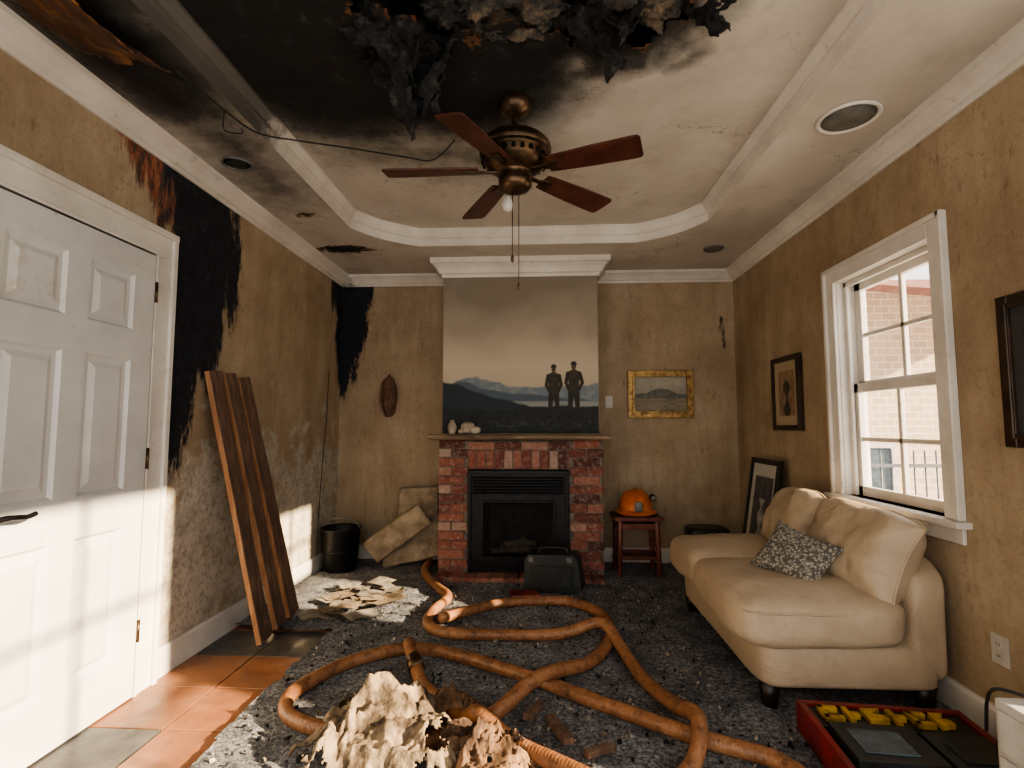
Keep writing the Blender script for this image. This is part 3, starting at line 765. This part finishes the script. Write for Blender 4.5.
for ad,sc in ((180,.98),(242,.82),(-19,.92),(43,1.0),(116,.98)):
    a=math.radians(ad); R=Matrix.Translation((fx,fy,2.475))@Matrix.Rotation(a,4,'Z')@Matrix.Rotation(math.radians(-12),4,'X')@Matrix.Scale(sc,4,Vector((1,0,0)))
    b.prism([(.08,-.014),(.15,-.012),(.20,-.028),(.235,-.03),(.235,.03),(.20,.028),(.15,.012),(.08,.014)],-.004,.004,M_bronze,R@Matrix.Rotation(math.pi/2,4,'X'))
    out=[(.18,-.050),(.22,-.056),(.40,-.066),(.60,-.072),(.638,-.07),(.650,-.055),(.652,.055),(.640,.07),(.60,.072),(.40,.066),(.22,.056),(.18,.050)]
    b.prism(out,.005,.013,M_blade,R@Matrix.Rotation(math.pi/2,4,'X'))
b.lathe([(.012,2.37),(.02,2.355),(.026,2.33),(.022,2.305),(0,2.295)],M_whitep,Matrix.Translation((fx-.035,fy-.03,-.03)))
for (ox,oy,zb) in ((-.012,-.02,2.06),(.018,-.01,1.93)):
    b.cyl((fx+ox,fy+oy,zb),(fx+ox,fy+oy,2.38),.0028,M_bronze,seg=6)
    b.lathe([(0,zb-.04),(.007,zb-.03),(.008,zb-.01),(.003,zb)],M_bronze,Matrix.Translation((fx+ox,fy+oy,0)),12)
b.build(bevel=.002,seg=1)

# ------------------------------------------------------------ ceiling speakers / lights
def speaker(name,x,y,r,m1,m2):
    b=MB(name); T=Matrix.Translation((x,y,ZC-.002))
    b.lathe([(r,0),(r,-.008),(r*.93,-.012),(r*.86,-.008),(r*.84,-.002)],m1,T,36)
    b.lathe([(r*.84,-.003),(r*.5,-.006),(0,-.007)],m2,T,36); b.build()
speaker('ceiling_speaker',1.45,2.42,.135,M_trim,M_grey); speaker('recessed_light',-1.66,2.68,.08,M_grey,M_greenblk); speaker('recessed_light',1.42,4.24,.08,M_grey,M_grey)

# ------------------------------------------------------------ hanging charred debris
b=MB('charred_ceiling_debris')
def tongue(x0,x1,y,zt,zb,tipx,seed,tint=0.,nu=44,nv=60,thick=.07):
    v=[];f=[];idx={};tt=[]
    for i in range(nu+1):
        for j in range(nv+1):
            s_=i/nu;t=j/nv
            xc=x0+(x1-x0)*s_; w=(1-t**1.3)
            cxm=(x0+x1)/2+(tipx-(x0+x1)/2)*t
            x=cxm+(xc-(x0+x1)/2)*(.25+.75*w)
            z=zt+(zb-zt)*t*(1-.25*abs(s_-.5)*2)
            p=Vector((x,y,z)); q=p*5+Vector((seed,seed*2,0))
            p.x+=.07*mn.fractal(q,1,2,4); p.y+=thick*1.8*mn.fractal(q+Vector((9,0,0)),.9,2,5)+.05*math.sin(t*3+seed); p.z+=.04*mn.fractal(q*1.5+Vector((0,9,0)),1,2,3)
            idx[i,j]=len(v); v.append(p); tt.append(tint+.25*mn.noise(p*8))
    for i in range(nu):
        for j in range(nv):
            s_=(i+.5)/nu;t=(j+.5)/nv
            e=min(s_,1-s_)*3+.15+ .9*mn.fractal(Vector((s_*6+seed,t*8,seed)),.9,2,5)-t*.22
            if e>0: f.append((idx[i,j],idx[i+1,j],idx[i+1,j+1],idx[i,j+1]))
    b.add(v,f,M_char,True,None,{'tint':tt})
def clump(c,sz,seed,tint=0):
    v=[];f=[];nu,nv=48,32
    for i in range(nv+1):
        ph=-math.pi/2+math.pi*i/nv
        for k in range(nu):
            a=2*math.pi*k/nu; d=Vector((math.cos(ph)*math.cos(a),math.cos(ph)*math.sin(a),math.sin(ph)))
            r=1+.6*mn.fractal(d*2.0+Vector((seed,0,seed)),.8,2,6)
            v.append(Vector((c[0]+d.x*sz[0]*r,c[1]+d.y*sz[1]*r,c[2]+d.z*sz[2]*r)))
    for i in range(nv):
        for k in range(nu): k2=(k+1)%nu; f.append((i*nu+k,i*nu+k2,(i+1)*nu+k2,(i+1)*nu+k))
    b.add(v,f,M_char,True,None,{'tint':tint})
tongue(-.80,-.34,2.02,2.90,2.43,-.52,1.3,.25); tongue(-.72,-.46,1.96,2.90,2.44,-.53,4.3,.3); tongue(-.58,-.33,2.05,2.9,2.50,-.45,7.7,.4)
tongue(-.38,.10,1.98,2.90,2.80,-.1,2.2,1.0); tongue(.08,.44,1.96,2.90,2.60,.24,3.1,.1); tongue(.12,.36,1.90,2.90,2.68,.30,8.1,.3)
tongue(.38,.62,1.92,2.90,2.80,.5,5.5,1.0); tongue(.50,.80,1.90,2.90,2.72,.68,6.4,.1); tongue(-.30,.0,1.90,2.90,2.78,-.2,9.4,.9)
for i,(x,y,z,s_,ti) in enumerate(((-.66,1.95,2.83,.10,.3),(-.50,2.0,2.80,.08,.2),(-.2,1.98,2.88,.10,1.0),(.02,1.95,2.89,.09,.9),(.22,1.93,2.84,.08,.1),(.45,1.92,2.88,.09,1.1),(.66,1.89,2.86,.08,.1),(.3,1.84,2.90,.11,.8),(-.1,1.82,2.92,.11,1.0),(-.35,1.9,2.88,.09,.5))):
    clump((x,y,z),(s_,s_*.8,s_*.5),i*3.3,ti)
b.build(solid=.006)
b=MB('scorched_ceiling_panel'); v=[];f=[];idx={};nu,nv=50,30
for i in range(nu+1):
    for j in range(nv+1):
        s_=i/nu;t=j/nv
        y=1.25+.62*s_; x=-1.80+.32*t+.04*s_
        z=2.688-.10*(t**3)*(.4+.6*math.sin(s_*3.1))-.02*abs(mn.fractal(Vector((x*6,y*6,1)),1,2,3))
        idx[i,j]=len(v); v.append((x,y,z))
for i in range(nu):
    for j in range(nv):
        s_=(i+.5)/nu;t=(j+.5)/nv
        e=min(s_,1-s_,t,1-t)*3+.6*mn.fractal(Vector((s_*6,t*4,4)),.8,2,5)
        if e>.08: f.append((idx[i,j],idx[i+1,j],idx[i+1,j+1],idx[i,j+1]))
b.add(v,f,M_scorch,True); b.build(solid=.006)
b=MB('dangling_cable')
b.tube([(-1.46,1.92,2.685),(-1.40,2.15,2.66),(-1.36,2.35,2.67),(-1.22,2.48,2.70),(-1.0,2.62,2.73),(-.75,2.78,2.76),(-.6,2.82,2.76),(-.46,2.72,2.815)],.0042,M_blkplastic,6)
b.tube([(-1.40,2.15,2.665),(-1.43,2.2,2.60),(-1.38,2.25,2.61),(-1.41,2.3,2.66)],.0035,M_blkplastic,6)
b.build()
b=MB('wall_cable'); b.tube([(XL+.012,4.6,1.75),(XL+.01,4.58,1.3),(XL+.012,4.5,.8),(XL+.02,4.42,.15)],.003,M_blkplastic,6); b.build()

# ------------------------------------------------------------ fire hose
b=MB('fire_hose'); r=.032
P1=[(-.977,4.66,.06),(-.954,4.355,.052),(-.769,3.966,.052),(-.654,3.75,.052),(-.703,3.47,.052),(-.688,3.25,.052),(-.553,3.12,.052),(-.231,3.106,.052),(.116,3.14,.052),(.349,3.166,.11),(.433,2.95,.06),(.487,2.62,.052),(.56,2.347,.08),(.61,2.165,.12),(.532,1.98,.052),(.357,1.815,.052)]
P2=[(-.588,3.20,.11),(-.539,3.39,.06),(-.27,3.63,.052),(.1375,3.706,.052),(.37,3.51,.052),(.405,3.157,.05),(.256,2.79,.052),(0.0,2.50,.11),(-.208,2.26,.055),(-.389,2.112,.052),(-.55,2.053,.052),(-.805,2.11,.052),(-1.023,2.20,.052),(-1.112,2.322,.052),(-1.11,2.461,.052),(-.972,2.723,.052),(-.73,2.891,.052),(-.476,2.843,.052),(-.097,2.64,.048),(.261,2.387,.052),(.618,2.153,.052),(.86,2.02,.052),(.93,1.80,.052)]
P3=[(-.70,2.83,.11),(-.62,2.66,.06),(-.528,2.474,.052),(-.332,2.254,.052),(-.25,2.17,.11),(-.114,2.082,.06),(.105,1.938,.052),(.29,1.8,.052)]
for P in (P1,P2,P3): b.tube(P,r,M_hose,16,10,wob=.06)
b.cyl((-.648,2.71,.08),(-.61,2.64,.06),.040,M_bronze)
b.build()

# ------------------------------------------------------------ sofa
b=MB('cream_sofa')
b.sup((1.345,3.06,.215),(.78,1.32,.21),M_cream,(.20,.18),(0,0,0),.006,5,72,24)
def backf(p,x,y,z):
    if z>0: p.x+=.03*z*z; p.z-=.03*y*y
    return p
b.sup((1.67,3.06,.40),(.19,1.32,.58),M_cream,(.34,.3),(0,0,0),.010,5,72,28,backf)
def droop(p,x,y,z):
    if z>0: p.z+=.022*(1-x*x)*(1-y*y)
    return p
b.sup((1.215,2.74,.405),(.74,.80,.24),M_cream,(.46,.32),(0,0,0),.018,4,90,40,droop)
b.sup((1.225,3.43,.412),(.72,.62,.235),M_cream,(.46,.32),(0,0,0),.018,4,80,36,droop)
b.pillow((1.55,2.70,.675),.66,.46,.28,M_cream,(math.radians(-24),math.radians(3),math.radians(-84)),.013,44,ex=.55,pinch=.10,sag=.06)
b.pillow((1.555,3.32,.685),.54,.44,.25,M_cream,(math.radians(-24),math.radians(-2),math.radians(-94)),.013,44,ex=.55,pinch=.10,sag=.06)
for (x,y) in ((1.01,2.47),(1.67,2.47),(1.01,3.66),(1.67,3.66)):
    b.lathe([(.034,.02),(.050,.13)],M_footblk,Matrix.Translation((x,y,0))@Matrix.Rotation(math.pi/4,4,'Z'),4)
for (cx_,cy_,w,d,z) in ((1.215,2.74,.72,.78,.455),(1.225,3.43,.70,.60,.462)):
    pts=[]
    for k in range(48):
        a=2*math.pi*k/48; pw=lambda t,p:math.copysign(abs(t)**p,t)
        pts.append((cx_+pw(math.cos(a),.32)*w/2*1.0,cy_+pw(math.sin(a),.32)*d/2*1.0,z))
    b.tube(pts,.006,M_cream,6,smoothpath=False,closed=True)
b.build()
b=MB('throw_pillow'); b.pillow((1.25,2.70,.615),.34,.27,.12,M_tweed,(math.radians(-40),math.radians(12),math.radians(-62)),.005,26,pinch=.10); b.build()

# ------------------------------------------------------------ stool + helmet
b=MB('wooden_stool'); sx,sy=.81,4.56; h=.50
b.box((sx-.20,sy-.16,h-.03),(sx+.20,sy+.16,h),M_redwood)
for i in (-1,1):
    for j in (-1,1):
        p0=Vector((sx+i*.165,sy+j*.13,.0)); p1=Vector((sx+i*.15,sy+j*.115,h-.03)); b.cyl(p0,p1,.02,M_redwood,.024,12)
        for zz in (.12,.28,.38): 
            c=p0.lerp(p1,zz/.47); b.lathe([(.02,-.012),(.029,0),(.02,.012)],M_redwood,Matrix.Translation(c),12)
for z,t in ((.17,.022),(.42,.05)):
    for j in (-1,1): b.cbox((sx,sy+j*.122,z),(.30,.02,t),M_redwood)
    for i in (-1,1): b.cbox((sx+i*.157,sy,z),(.02,.24,t),M_redwood)
b.box((sx-.15,sy-.12,.15),(sx+.15,sy+.12,.165),M_redwood)
b.build(bevel=.004)
h+=.003
b=MB('orange_fire_helmet'); T=Matrix.Translation((sx,sy,h))
b.lathe([(.135,.045),(.165,.028),(.172,.022),(.170,.018),(.14,.030),(.135,.0),(.13,.0),(.137,.06),(.135,.10),(.120,.145),(.095,.18),(.055,.202),(0,.21)],M_orange,T,40,1.1)
for k in (-1,0,1):
    pts=[]
    for q in range(13):
        a=math.radians(10+160*q/12); pts.append((sx+k*.05,sy-math.cos(a)*.145*(1-.1*abs(k)),h+.02+math.sin(a)*.196*(1-.08*abs(k))))
    b.tube(pts,.010,M_orange,8,2)
b.sup((sx,sy-.152,h+.085),(.07,.03,.08),M_grey,(.5,.5)); b.cyl((sx+.12,sy-.10,h+.16),(sx+.12,sy-.16,h+.155),.026,M_black); b.cyl((sx+.12,sy-.161,h+.155),(sx+.12,sy-.165,h+.155),.022,M_grey)
b.tube([(sx+.13,sy-.08,h+.13),(sx+.145,sy+.0,h+.12),(sx+.12,sy+.1,h+.12)],.008,M_black,8)
b.build()

# ------------------------------------------------------------ equipment case by the hearth
b=MB('portable_equipment_case')
R=Matrix.Translation((.11,4.04,.024))@Euler((0,math.radians(-3),math.radians(-14))).to_matrix().to_4x4()
b.prism([(-.20,0),(.19,0),(.215,.03),(.195,.24),(.165,.275),(-.175,.275),(-.205,.235),(-.225,.03)],-.09,.09,M_greenblk,R)
b.prism([(-.17,.04),(.16,.04),(.15,.20),(-.16,.20)],-.105,-.09,M_blkplastic,R)
for k in range(5): b.box((-.13,-.112,.06+k*.022),(.05,-.104,.066+k*.022),M_greenblk,R)
b.box((.08,-.112,.06),(.14,-.104,.16),M_greenblk,R)
b.tube([R@Vector(q) for q in ((-.11,0,.27),(-.10,0,.30),(-.05,0,.31),(.05,0,.31),(.10,0,.30),(.11,0,.27))],.011,M_blkplastic,10)
for i in (-.15,.14): b.box((i-.02,-.105,.225),(i+.02,-.085,.26),M_grey,R)
b.build(bevel=.008)

# ------------------------------------------------------------ bucket
b=MB('metal_bucket'); T=Matrix.Translation((-1.72,4.50,.03))
b.lathe([(0,.0),(.135,0),(.138,.01),(.165,.335),(.172,.34),(.172,.352),(.163,.352),(.158,.335),(.130,.02),(0,.015)],M_black,T,36)
b.lathe([(.150,.15),(.155,.16),(.153,.17)],M_black,T,36)
pts=[]
for k in range(13):
    a=math.pi*k/12; pts.append((-1.72+.17*math.cos(a),4.50-.05*math.sin(a),.365+.10*math.sin(a)))
b.tube(pts,.005,M_grey,8,3)
b.build()

# ------------------------------------------------------------ planks
def plank(bot,top,w,t,name='wooden_plank'):
    b=MB(name); bot=Vector(bot);top=Vector(top); ax=(top-bot).normalized()
    side=Vector((0,1,0)); side=(side-ax*side.dot(ax)).normalized(); nrm=ax.cross(side).normalized(); L=(top-bot).length
    M=Matrix((( side.x,nrm.x,ax.x,bot.x),(side.y,nrm.y,ax.y,bot.y),(side.z,nrm.z,ax.z,bot.z),(0,0,0,1)))
    v=[];f=[];n=16
    for i in range(n+1):
        z=L*i/n; e=.004*mn.noise(Vector((z*4,bot.y*9,0)))
        v+=[(-w/2+e,-t/2,z),(w/2+e,-t/2,z),(w/2+e,t/2,z),(-w/2+e,t/2,z)]
    for i in range(n):
        for k in range(4): k2=(k+1)%4; f.append((i*4+k,i*4+k2,(i+1)*4+k2,(i+1)*4+k))
    b.add(v,f,M_plank,False,M)
    b.m=[ (b.mi(M_plankedge) if (idx%4 in (1,3)) else 0) for idx in range(len(b.f))]
    b.add([v[0],v[1],v[2],v[3]],[(3,2,1,0)],M_plankedge,False,M); b.add(v[-4:],[(0,1,2,3)],M_plankedge,False,M)
    return b.build(bevel=.003,seg=1)
plank((-1.61,3.06,.012),(-1.888,2.90,1.57),.12,.034)
plank((-1.61,3.24,.03),(-1.888,3.05,1.57),.115,.034)
plank((-1.62,3.43,.035),(-1.888,3.20,1.56),.125,.034)

# ------------------------------------------------------------ broken slabs (leaning)
def slab(b,poly,t,M,mat):
    n=len(poly); pts=[]
    for i in range(n):
        a=Vector(poly[i]);c=Vector(poly[(i+1)%n])
        for k in range(6):
            q=a.lerp(c,k/6); d=.012*mn.fractal(Vector((q.x*15,q.y*15,t*50)),1,2,3); pts.append((q.x+d,q.y+d*.7))
    b.prism(pts,-t/2,t/2,mat,M)
b=MB('drywall_debris')
slab(b,[(-.3,-.09),(.3,-.11),(.32,.09),(-.28,.13)],.08,E((-1.24,4.54,.32),(18,-38,-8)),M_drywall)
slab(b,[(-.18,-.22),(.2,-.24),(.22,.22),(-.15,.25)],.06,E((-1.12,4.74,.46),(-14,-8,-4)),M_drywall)
slab(b,[(-.28,-.16),(.25,-.18),(.27,.15),(-.2,.18)],.06,E((-1.15,4.68,.22),(-24,-14,4)),M_drywall)
b.build(bevel=.02,seg=3)

# ------------------------------------------------------------ paper / rubble on floor
b=MB('scattered_papers')
for k in range(30):
    x=random.uniform(-1.50,-1.02);y=random.uniform(3.36,4.1); w,h_=random.uniform(.10,.24),random.uniform(.08,.16); z=.032+.0014*k
    R=Matrix.Translation((x,y,z))@Euler((random.uniform(-.06,.06),random.uniform(-.06,.06),random.uniform(0,3))).to_matrix().to_4x4()
    v=[];f=[];n=6
    for i in range(n+1):
        for j in range(n+1):
            px=(i/n-.5)*w;py=(j/n-.5)*h_; v.append((px,py,.014*mn.noise(Vector((px*9+k,py*9,k)))))
    for i in range(n):
        for j in range(n): a=i*(n+1)+j; f.append((a,a+n+1,a+n+2,a+1))
    b.add(v,f,random.choice([M_paper,M_paper,M_paper,M_cloth]),True,R)
b.build()
b=MB('floor_rubble')
mats=[M_drywall,M_paper,M_char,M_char,M_firebox,M_char,M_stone,M_mortar]
for k in range(2200):
    x=random.uniform(-1.25,1.7);y=random.uniform(1.6,4.15)
    if x>.85 and y>2.3 and y<3.8: continue
    s_=random.uniform(.004,.013)*(1.8 if random.random()<.05 else 1); m=random.choice(mats)
    R=Matrix.Translation((x,y,.024+s_*.3))@Euler((random.random()*6,random.random()*6,random.random()*6)).to_matrix().to_4x4()
    v=[tuple(c*s_*random.uniform(.5,1.3) for c in q) for q in ((1,0,0),(-1,0,0),(0,1,0),(0,-1,0),(0,0,.6),(0,0,-.6))]
    b.add(v,[(0,2,4),(2,1,4),(1,3,4),(3,0,4),(2,0,5),(1,2,5),(3,1,5),(0,3,5)],m,False,R)
b.build()
b=MB('wood_splinters')
for (x,y,L,w,a,m) in ((.07,2.20,.22,.045,1.9,M_plank),(-.03,2.33,.16,.04,1.2,M_plank),(.22,2.07,.14,.03,.6,M_plank)):
    b.cbox((x,y,.045),(L,w,.025),m,(.1,.1,a))
b.build(bevel=.002,seg=1)
b=MB('red_book'); b.cbox((-.12,3.86,.045),(.20,.13,.025),M_red,(0,0,.15)); b.cbox((-.12,3.857,.045),(.192,.128,.018),M_paper,(0,0,.15)); b.build(bevel=.002,seg=1)

# crumpled cloth
def crumple(name,c,rx,ry,h,mat,seed,peaks,n=110):
    b=MB(name); v=[];f=[];idx={}
    for i in range(n+1):
        for j in range(n+1):
            u=-1+2*i/n;w=-1+2*j/n; r=math.hypot(u,w)
            q=Vector((u*1.5+seed,w*1.5,seed))
            f1=mn.fractal(q,1,2,2); rid=1-min(1,abs(f1)*3.2)
            q2=Vector((u*3.0+seed*2,w*3.0,seed)); rid2=1-min(1,abs(mn.noise(q2))*3)
            q3=Vector((u*6.4+seed*2,w*6.4,seed)); rid3=1-min(1,abs(mn.noise(q3))*3)
            env=0
            for (pu,pw_,pr,ph) in peaks: env=max(env,ph*max(0,1-math.hypot(u-pu,w-pw_)/pr)**.8)
            x=c[0]+u*rx+rx*.22*mn.noise(q+Vector((5,0,0))); y=c[1]+w*ry+ry*.22*mn.noise(q+Vector((0,5,0)))
            z=c[2]+h*env*(.60+.28*rid+.13*rid2+.05*rid3)+.03*rid2*(1-env)*max(0,1-r)+.012*mn.fractal(q*7,1,2,3)
            idx[i,j]=len(v); v.append((x,y,max(c[2]-.004,z)))
    for i in range(n):
        for j in range(n):
            u=-1+2*(i+.5)/n;w=-1+2*(j+.5)/n
            e=.90-math.hypot(u,w)+.75*mn.fractal(Vector((u*2.9+seed,w*2.9,1)),.8,2,5)
            if e>0.02: f.append((idx[i,j],idx[i+1,j],idx[i+1,j+1],idx[i,j+1]))
    b.add(v,f,mat,True); return b.build(solid=.005)
crumple('torn_cloth',(-.60,2.06,.035),.32,.29,.27,M_cloth,1.7,[(-.1,.2,.9,1.0),(.5,-.1,.6,.75),(-.6,-.3,.5,.5),(.2,.6,.5,.85)])
crumple('torn_cloth',(-.20,1.98,.035),.20,.17,.17,M_cloth2,5.2,[(0,0,.9,1.0),(.5,.3,.5,.7),(-.5,.2,.6,.8)])
crumple('torn_cloth',(-.40,2.33,.035),.13,.10,.13,M_cloth2,8.9,[(0,0,.9,1.0)])

# ------------------------------------------------------------ pictures
def picture(name,M,w,h,fw,fmat,colfn,dep=.025):
    b=MB(name)
    for q in ((-w/2,-h/2,-w/2+fw,h/2),(w/2-fw,-h/2,w/2,h/2),(-w/2+fw,-h/2,w/2-fw,-h/2+fw),(-w/2+fw,h/2-fw,w/2-fw,h/2)):
        b.box((q[0],0,q[1]),(q[2],dep,q[3]),fmat,M)
    il=fw*.35
    for q in ((-w/2+fw-il,-h/2+fw-il,-w/2+fw,h/2-fw+il),(w/2-fw,-h/2+fw-il,w/2-fw+il,h/2-fw+il)): b.box((q[0],-.008,q[1]),(q[2],.003,q[3]),fmat,M)
    for q in ((-w/2+fw,-h/2+fw-il,w/2-fw,-h/2+fw),(-w/2+fw,h/2-fw,w/2-fw,h/2-fw+il)): b.box((q[0],-.008,q[1]),(q[2],.003,q[3]),fmat,M)
    b.box((-w/2+fw,dep*.6,-h/2+fw),(w/2-fw,dep*.9,h/2-fw),M_firebox,M)
    ob=b.build(bevel=.003,seg=1)
    o=ob.location.copy()
    def fn(u,v):
        P=np.stack([u,np.full(u.shape,dep*.55),v,np.ones(u.shape)],-1)@np.array(M).T
        return P[...,0]-o.x,P[...,1]-o.y,P[...,2]-o.z
    g_=grid('picture_print',np.linspace(-w/2+fw,w/2-fw,70),np.linspace(-h/2+fw,h/2-fw,80),fn,M_vcol,col=colfn)
    g_.parent=ob; return ob
def c3(a): return np.array(a)[None,None,:]
def pcol_photo(mat_c,img,mw,mh,seed):
    def fn(u,v):
        W=np.abs(u).max();H_=np.abs(v).max()
        C=np.zeros(u.shape+(3,))+c3(mat_c)
        ins=(np.abs(u)<W-mw)&(np.abs(v)<H_-mh)
        n=fbm(u*30,v*22,5,seed); im=c3(img[0])*(1-n[...,None])+c3(img[1])*n[...,None]
        im=np.where((np.abs(u-.0)<W*.18+.02*np.sin(v*40))[...,None]&(v<H_*.4)[...,None],c3(img[2])*(.5+n[...,None]),im)
        return np.where(ins[...,None],im,C)
    return fn
def pcol_land(u,v):
    W=np.abs(u).max();H_=np.abs(v).max(); a=u/W;c=v/H_
    C=c3((.34,.32,.26))*(.7+.6*fbm(u*12,v*12,4,4)[...,None])
    r=.0+.35*np.exp(-((a+.0)/.45)**2)+.25*(fbm(u*20,u*0,4,2)-.5); C=np.where((c<r)[...,None],c3((.12,.125,.105))*(.6+fbm(u*40,v*40,3,7)[...,None]),C)
    C=np.where((c<-.25)[...,None],c3((.24,.21,.15))*(.6+.8*fbm(u*15,v*50,3,8)[...,None]),C)
    return C
picture('gilt_framed_picture',E((1.115,YB-.03,1.545),(0,0,0)),.60,.44,.062,M_gold,pcol_land)
RW=lambda y,z:E((XR-.03,y,z),(0,0,-90))
picture('framed_picture',RW(3.89,1.49),.44,.54,.038,M_darkframe,pcol_photo((.42,.33,.22),((.14,.08,.05),(.38,.28,.18),(.06,.05,.04)),.06,.07,3))
picture('framed_picture',RW(1.94,1.465),.34,.58,.05,M_darkframe,pcol_photo((.05,.05,.05),((.02,.02,.02),(.07,.07,.07),(.03,.03,.03)),.04,.04,5))
picture('leaning_picture_frame',E((1.66,4.16,.515),(-9,0,-90)),.52,.98,.04,M_blackframe,pcol_photo((.50,.49,.45),((.03,.03,.035),(.14,.14,.14),(.35,.35,.33)),.06,.10,9))

# wall ornament
b=MB('wall_ornament'); x=-1.43; 
b.sup((x,YB-.035,1.525),(.15,.07,.38),M_terr,(.8,.9),(0,0,0),.012,18,28,24)
b.tube([(x-.05,YB-.075,1.66),(x-.065,YB-.08,1.52),(x-.04,YB-.078,1.40),(x,YB-.07,1.36)],.012,M_terr,8); b.tube([(x+.05,YB-.075,1.66),(x+.065,YB-.08,1.52),(x+.04,YB-.078,1.40),(x,YB-.07,1.36)],.012,M_terr,8)
b.sup((x,YB-.075,1.55),(.04,.04,.12),M_terr,(.9,.9),nu=16,nv=12); b.tube([(x,YB-.05,1.70),(x,YB-.03,1.735)],.008,M_bronze,8)
b.build()
b=MB('light_switch'); b.box((.61,YB-.008,1.42),(.675,YB-.001,1.53),M_whitep); b.box((.635,YB-.013,1.462),(.65,YB-.008,1.49),M_whitep); b.build(bevel=.002)
b=MB('wall_outlet'); b.box((XR-.008,2.19,.32),(XR-.001,2.265,.435),M_whitep)
for z in (.355,.40):
    b.box((XR-.012,2.212,z-.015),(XR-.008,2.243,z+.015),M_whitep)
    for yy in (2.220,2.232): b.box((XR-.0135,yy,z-.006),(XR-.012,yy+.003,z+.006),M_black)
b.build(bevel=.002)

# ------------------------------------------------------------ dark footstool behind sofa
b=MB('dark_footstool'); b.sup((1.40,4.56,.36),(.34,.28,.10),M_blkplastic,(.4,.5))
for i in (-1,1):
    for j in (-1,1): b.cyl((1.40+i*.12,4.56+j*.1,.015),(1.40+i*.10,4.56+j*.08,.33),.015,M_black,seg=10)
b.build()

# ------------------------------------------------------------ toolbox, lower right
b=MB('red_tool_case'); R=Matrix.Translation((1.32,2.04,.028))@Matrix.Rotation(math.radians(-5),4,'Z')
b.box((-.30,-.25,0),(.30,.22,.07),M_red,R)
for q in ((-.30,-.25,.30,-.225),(-.30,.195,.30,.22),(-.30,-.225,-.275,.195),(.275,-.225,.30,.195)): b.box((q[0],q[1],.07),(q[2],q[3],.115),M_red,R)
b.box((-.27,.05,.07),(.27,.19,.105),M_blkplastic,R)
xx=-.245
for k,(w_,kind) in enumerate(((.07,0),(.05,1),(.075,2),(.05,1),(.065,0),(.055,2))):
    za,zb=.105,.125
    if kind==0:
        b.box((xx,.075,za),(xx+w_,.10,zb),M_yellow,R); b.box((xx,.075,za),(xx+.02,.17,zb),M_yellow,R); b.box((xx,.145,za),(xx+w_,.17,zb),M_yellow,R)
    elif kind==1:
        b.box((xx,.075,za),(xx+.02,.17,zb),M_yellow,R); b.box((xx+.02,.11,za),(xx+w_,.135,zb),M_yellow,R)
    else:
        b.prism([(xx,.075),(xx+w_,.09),(xx+w_,.12),(xx+.03,.13),(xx+w_,.17),(xx,.165)],za,zb,M_yellow,R@Matrix(((1,0,0,0),(0,0,1,0),(0,1,0,0),(0,0,0,1))))
    xx+=w_+.018
b.box((-.26,-.20,.07),(.02,.03,.135),M_blkplastic,R); b.box((.05,-.20,.07),(.265,.03,.12),M_greenblk,R)
b.box((-.22,-.16,.135),(-.05,-.02,.139),M_extglass,R); b.box((.09,-.15,.12),(.22,-.03,.125),M_greenblk,R)
b.tube([R@Vector(q) for q in ((-.05,-.20,.13),(.0,-.26,.14),(.10,-.28,.12),(.16,-.2,.12))],.008,M_blkplastic,8)
b.build(bevel=.005)
b=MB('white_drawer_unit'); x0,x1,y0,y1=1.35,1.71,1.32,1.70
b.box((x0,y0,.035),(x1,y1,.45),M_whitep); 
for k in range(3):
    b.box((x0-.012,y0+.02,.05+k*.13),(x0,y1-.02,.165+k*.13),M_whitep); b.box((x0-.024,y0+.15,.12+k*.13),(x0-.012,y1-.15,.135+k*.13),M_grey)
    b.box((x0+.02,y1,.05+k*.13),(x1-.02,y1+.008,.165+k*.13),M_whitep)
b.build(bevel=.006)
b=MB('headphones')
pts=[]
for k in range(13):
    a=math.pi*k/12; pts.append((1.55,1.56+.085*math.cos(a),.50+.10*math.sin(a)))
b.tube(pts,.010,M_blkplastic,8,3)
for s_ in (-1,1): b.cyl((1.55,1.56+s_*.085,.499),(1.55,1.56+s_*.055,.499),.045,M_blkplastic)
b.tube([(1.55,1.64,.46),(1.50,1.68,.456),(1.44,1.69,.458),(1.39,1.76,.44),(1.40,1.80,.30)],.005,M_blkplastic,8)
b.build()

# ------------------------------------------------------------ light
sun=bpy.data.lights.new('sun','SUN'); sun.energy=17; sun.angle=math.radians(1.0); sun.color=(1,.77,.50)
so=bpy.data.objects.new('sun',sun); scn.collection.objects.link(so)
so.rotation_euler=Vector((-1,.30,-.385)).to_track_quat('-Z','Y').to_euler(); so.location=(6,0,4)
w=bpy.data.worlds.new('World'); scn.world=w; w.use_nodes=True; bg=w.node_tree.nodes['Background']; bg.inputs[0].default_value=(1,.96,.91,1); bg.inputs[1].default_value=1.55
# ------------------------------------------------------------ camera
cam=bpy.data.cameras.new('camera'); co=bpy.data.objects.new('camera',cam); scn.collection.objects.link(co); scn.camera=co
cam.sensor_width=36; cam.lens=521/1024*36; cam.clip_start=.05
co.location=(0,0,1.26); co.rotation_euler=(math.radians(90)+math.atan(41/521),0,.0537)
try:
    scn.view_settings.view_transform='AgX'; scn.view_settings.look='AgX - Medium High Contrast'; scn.view_settings.exposure=.65
except Exception as e: print(e)
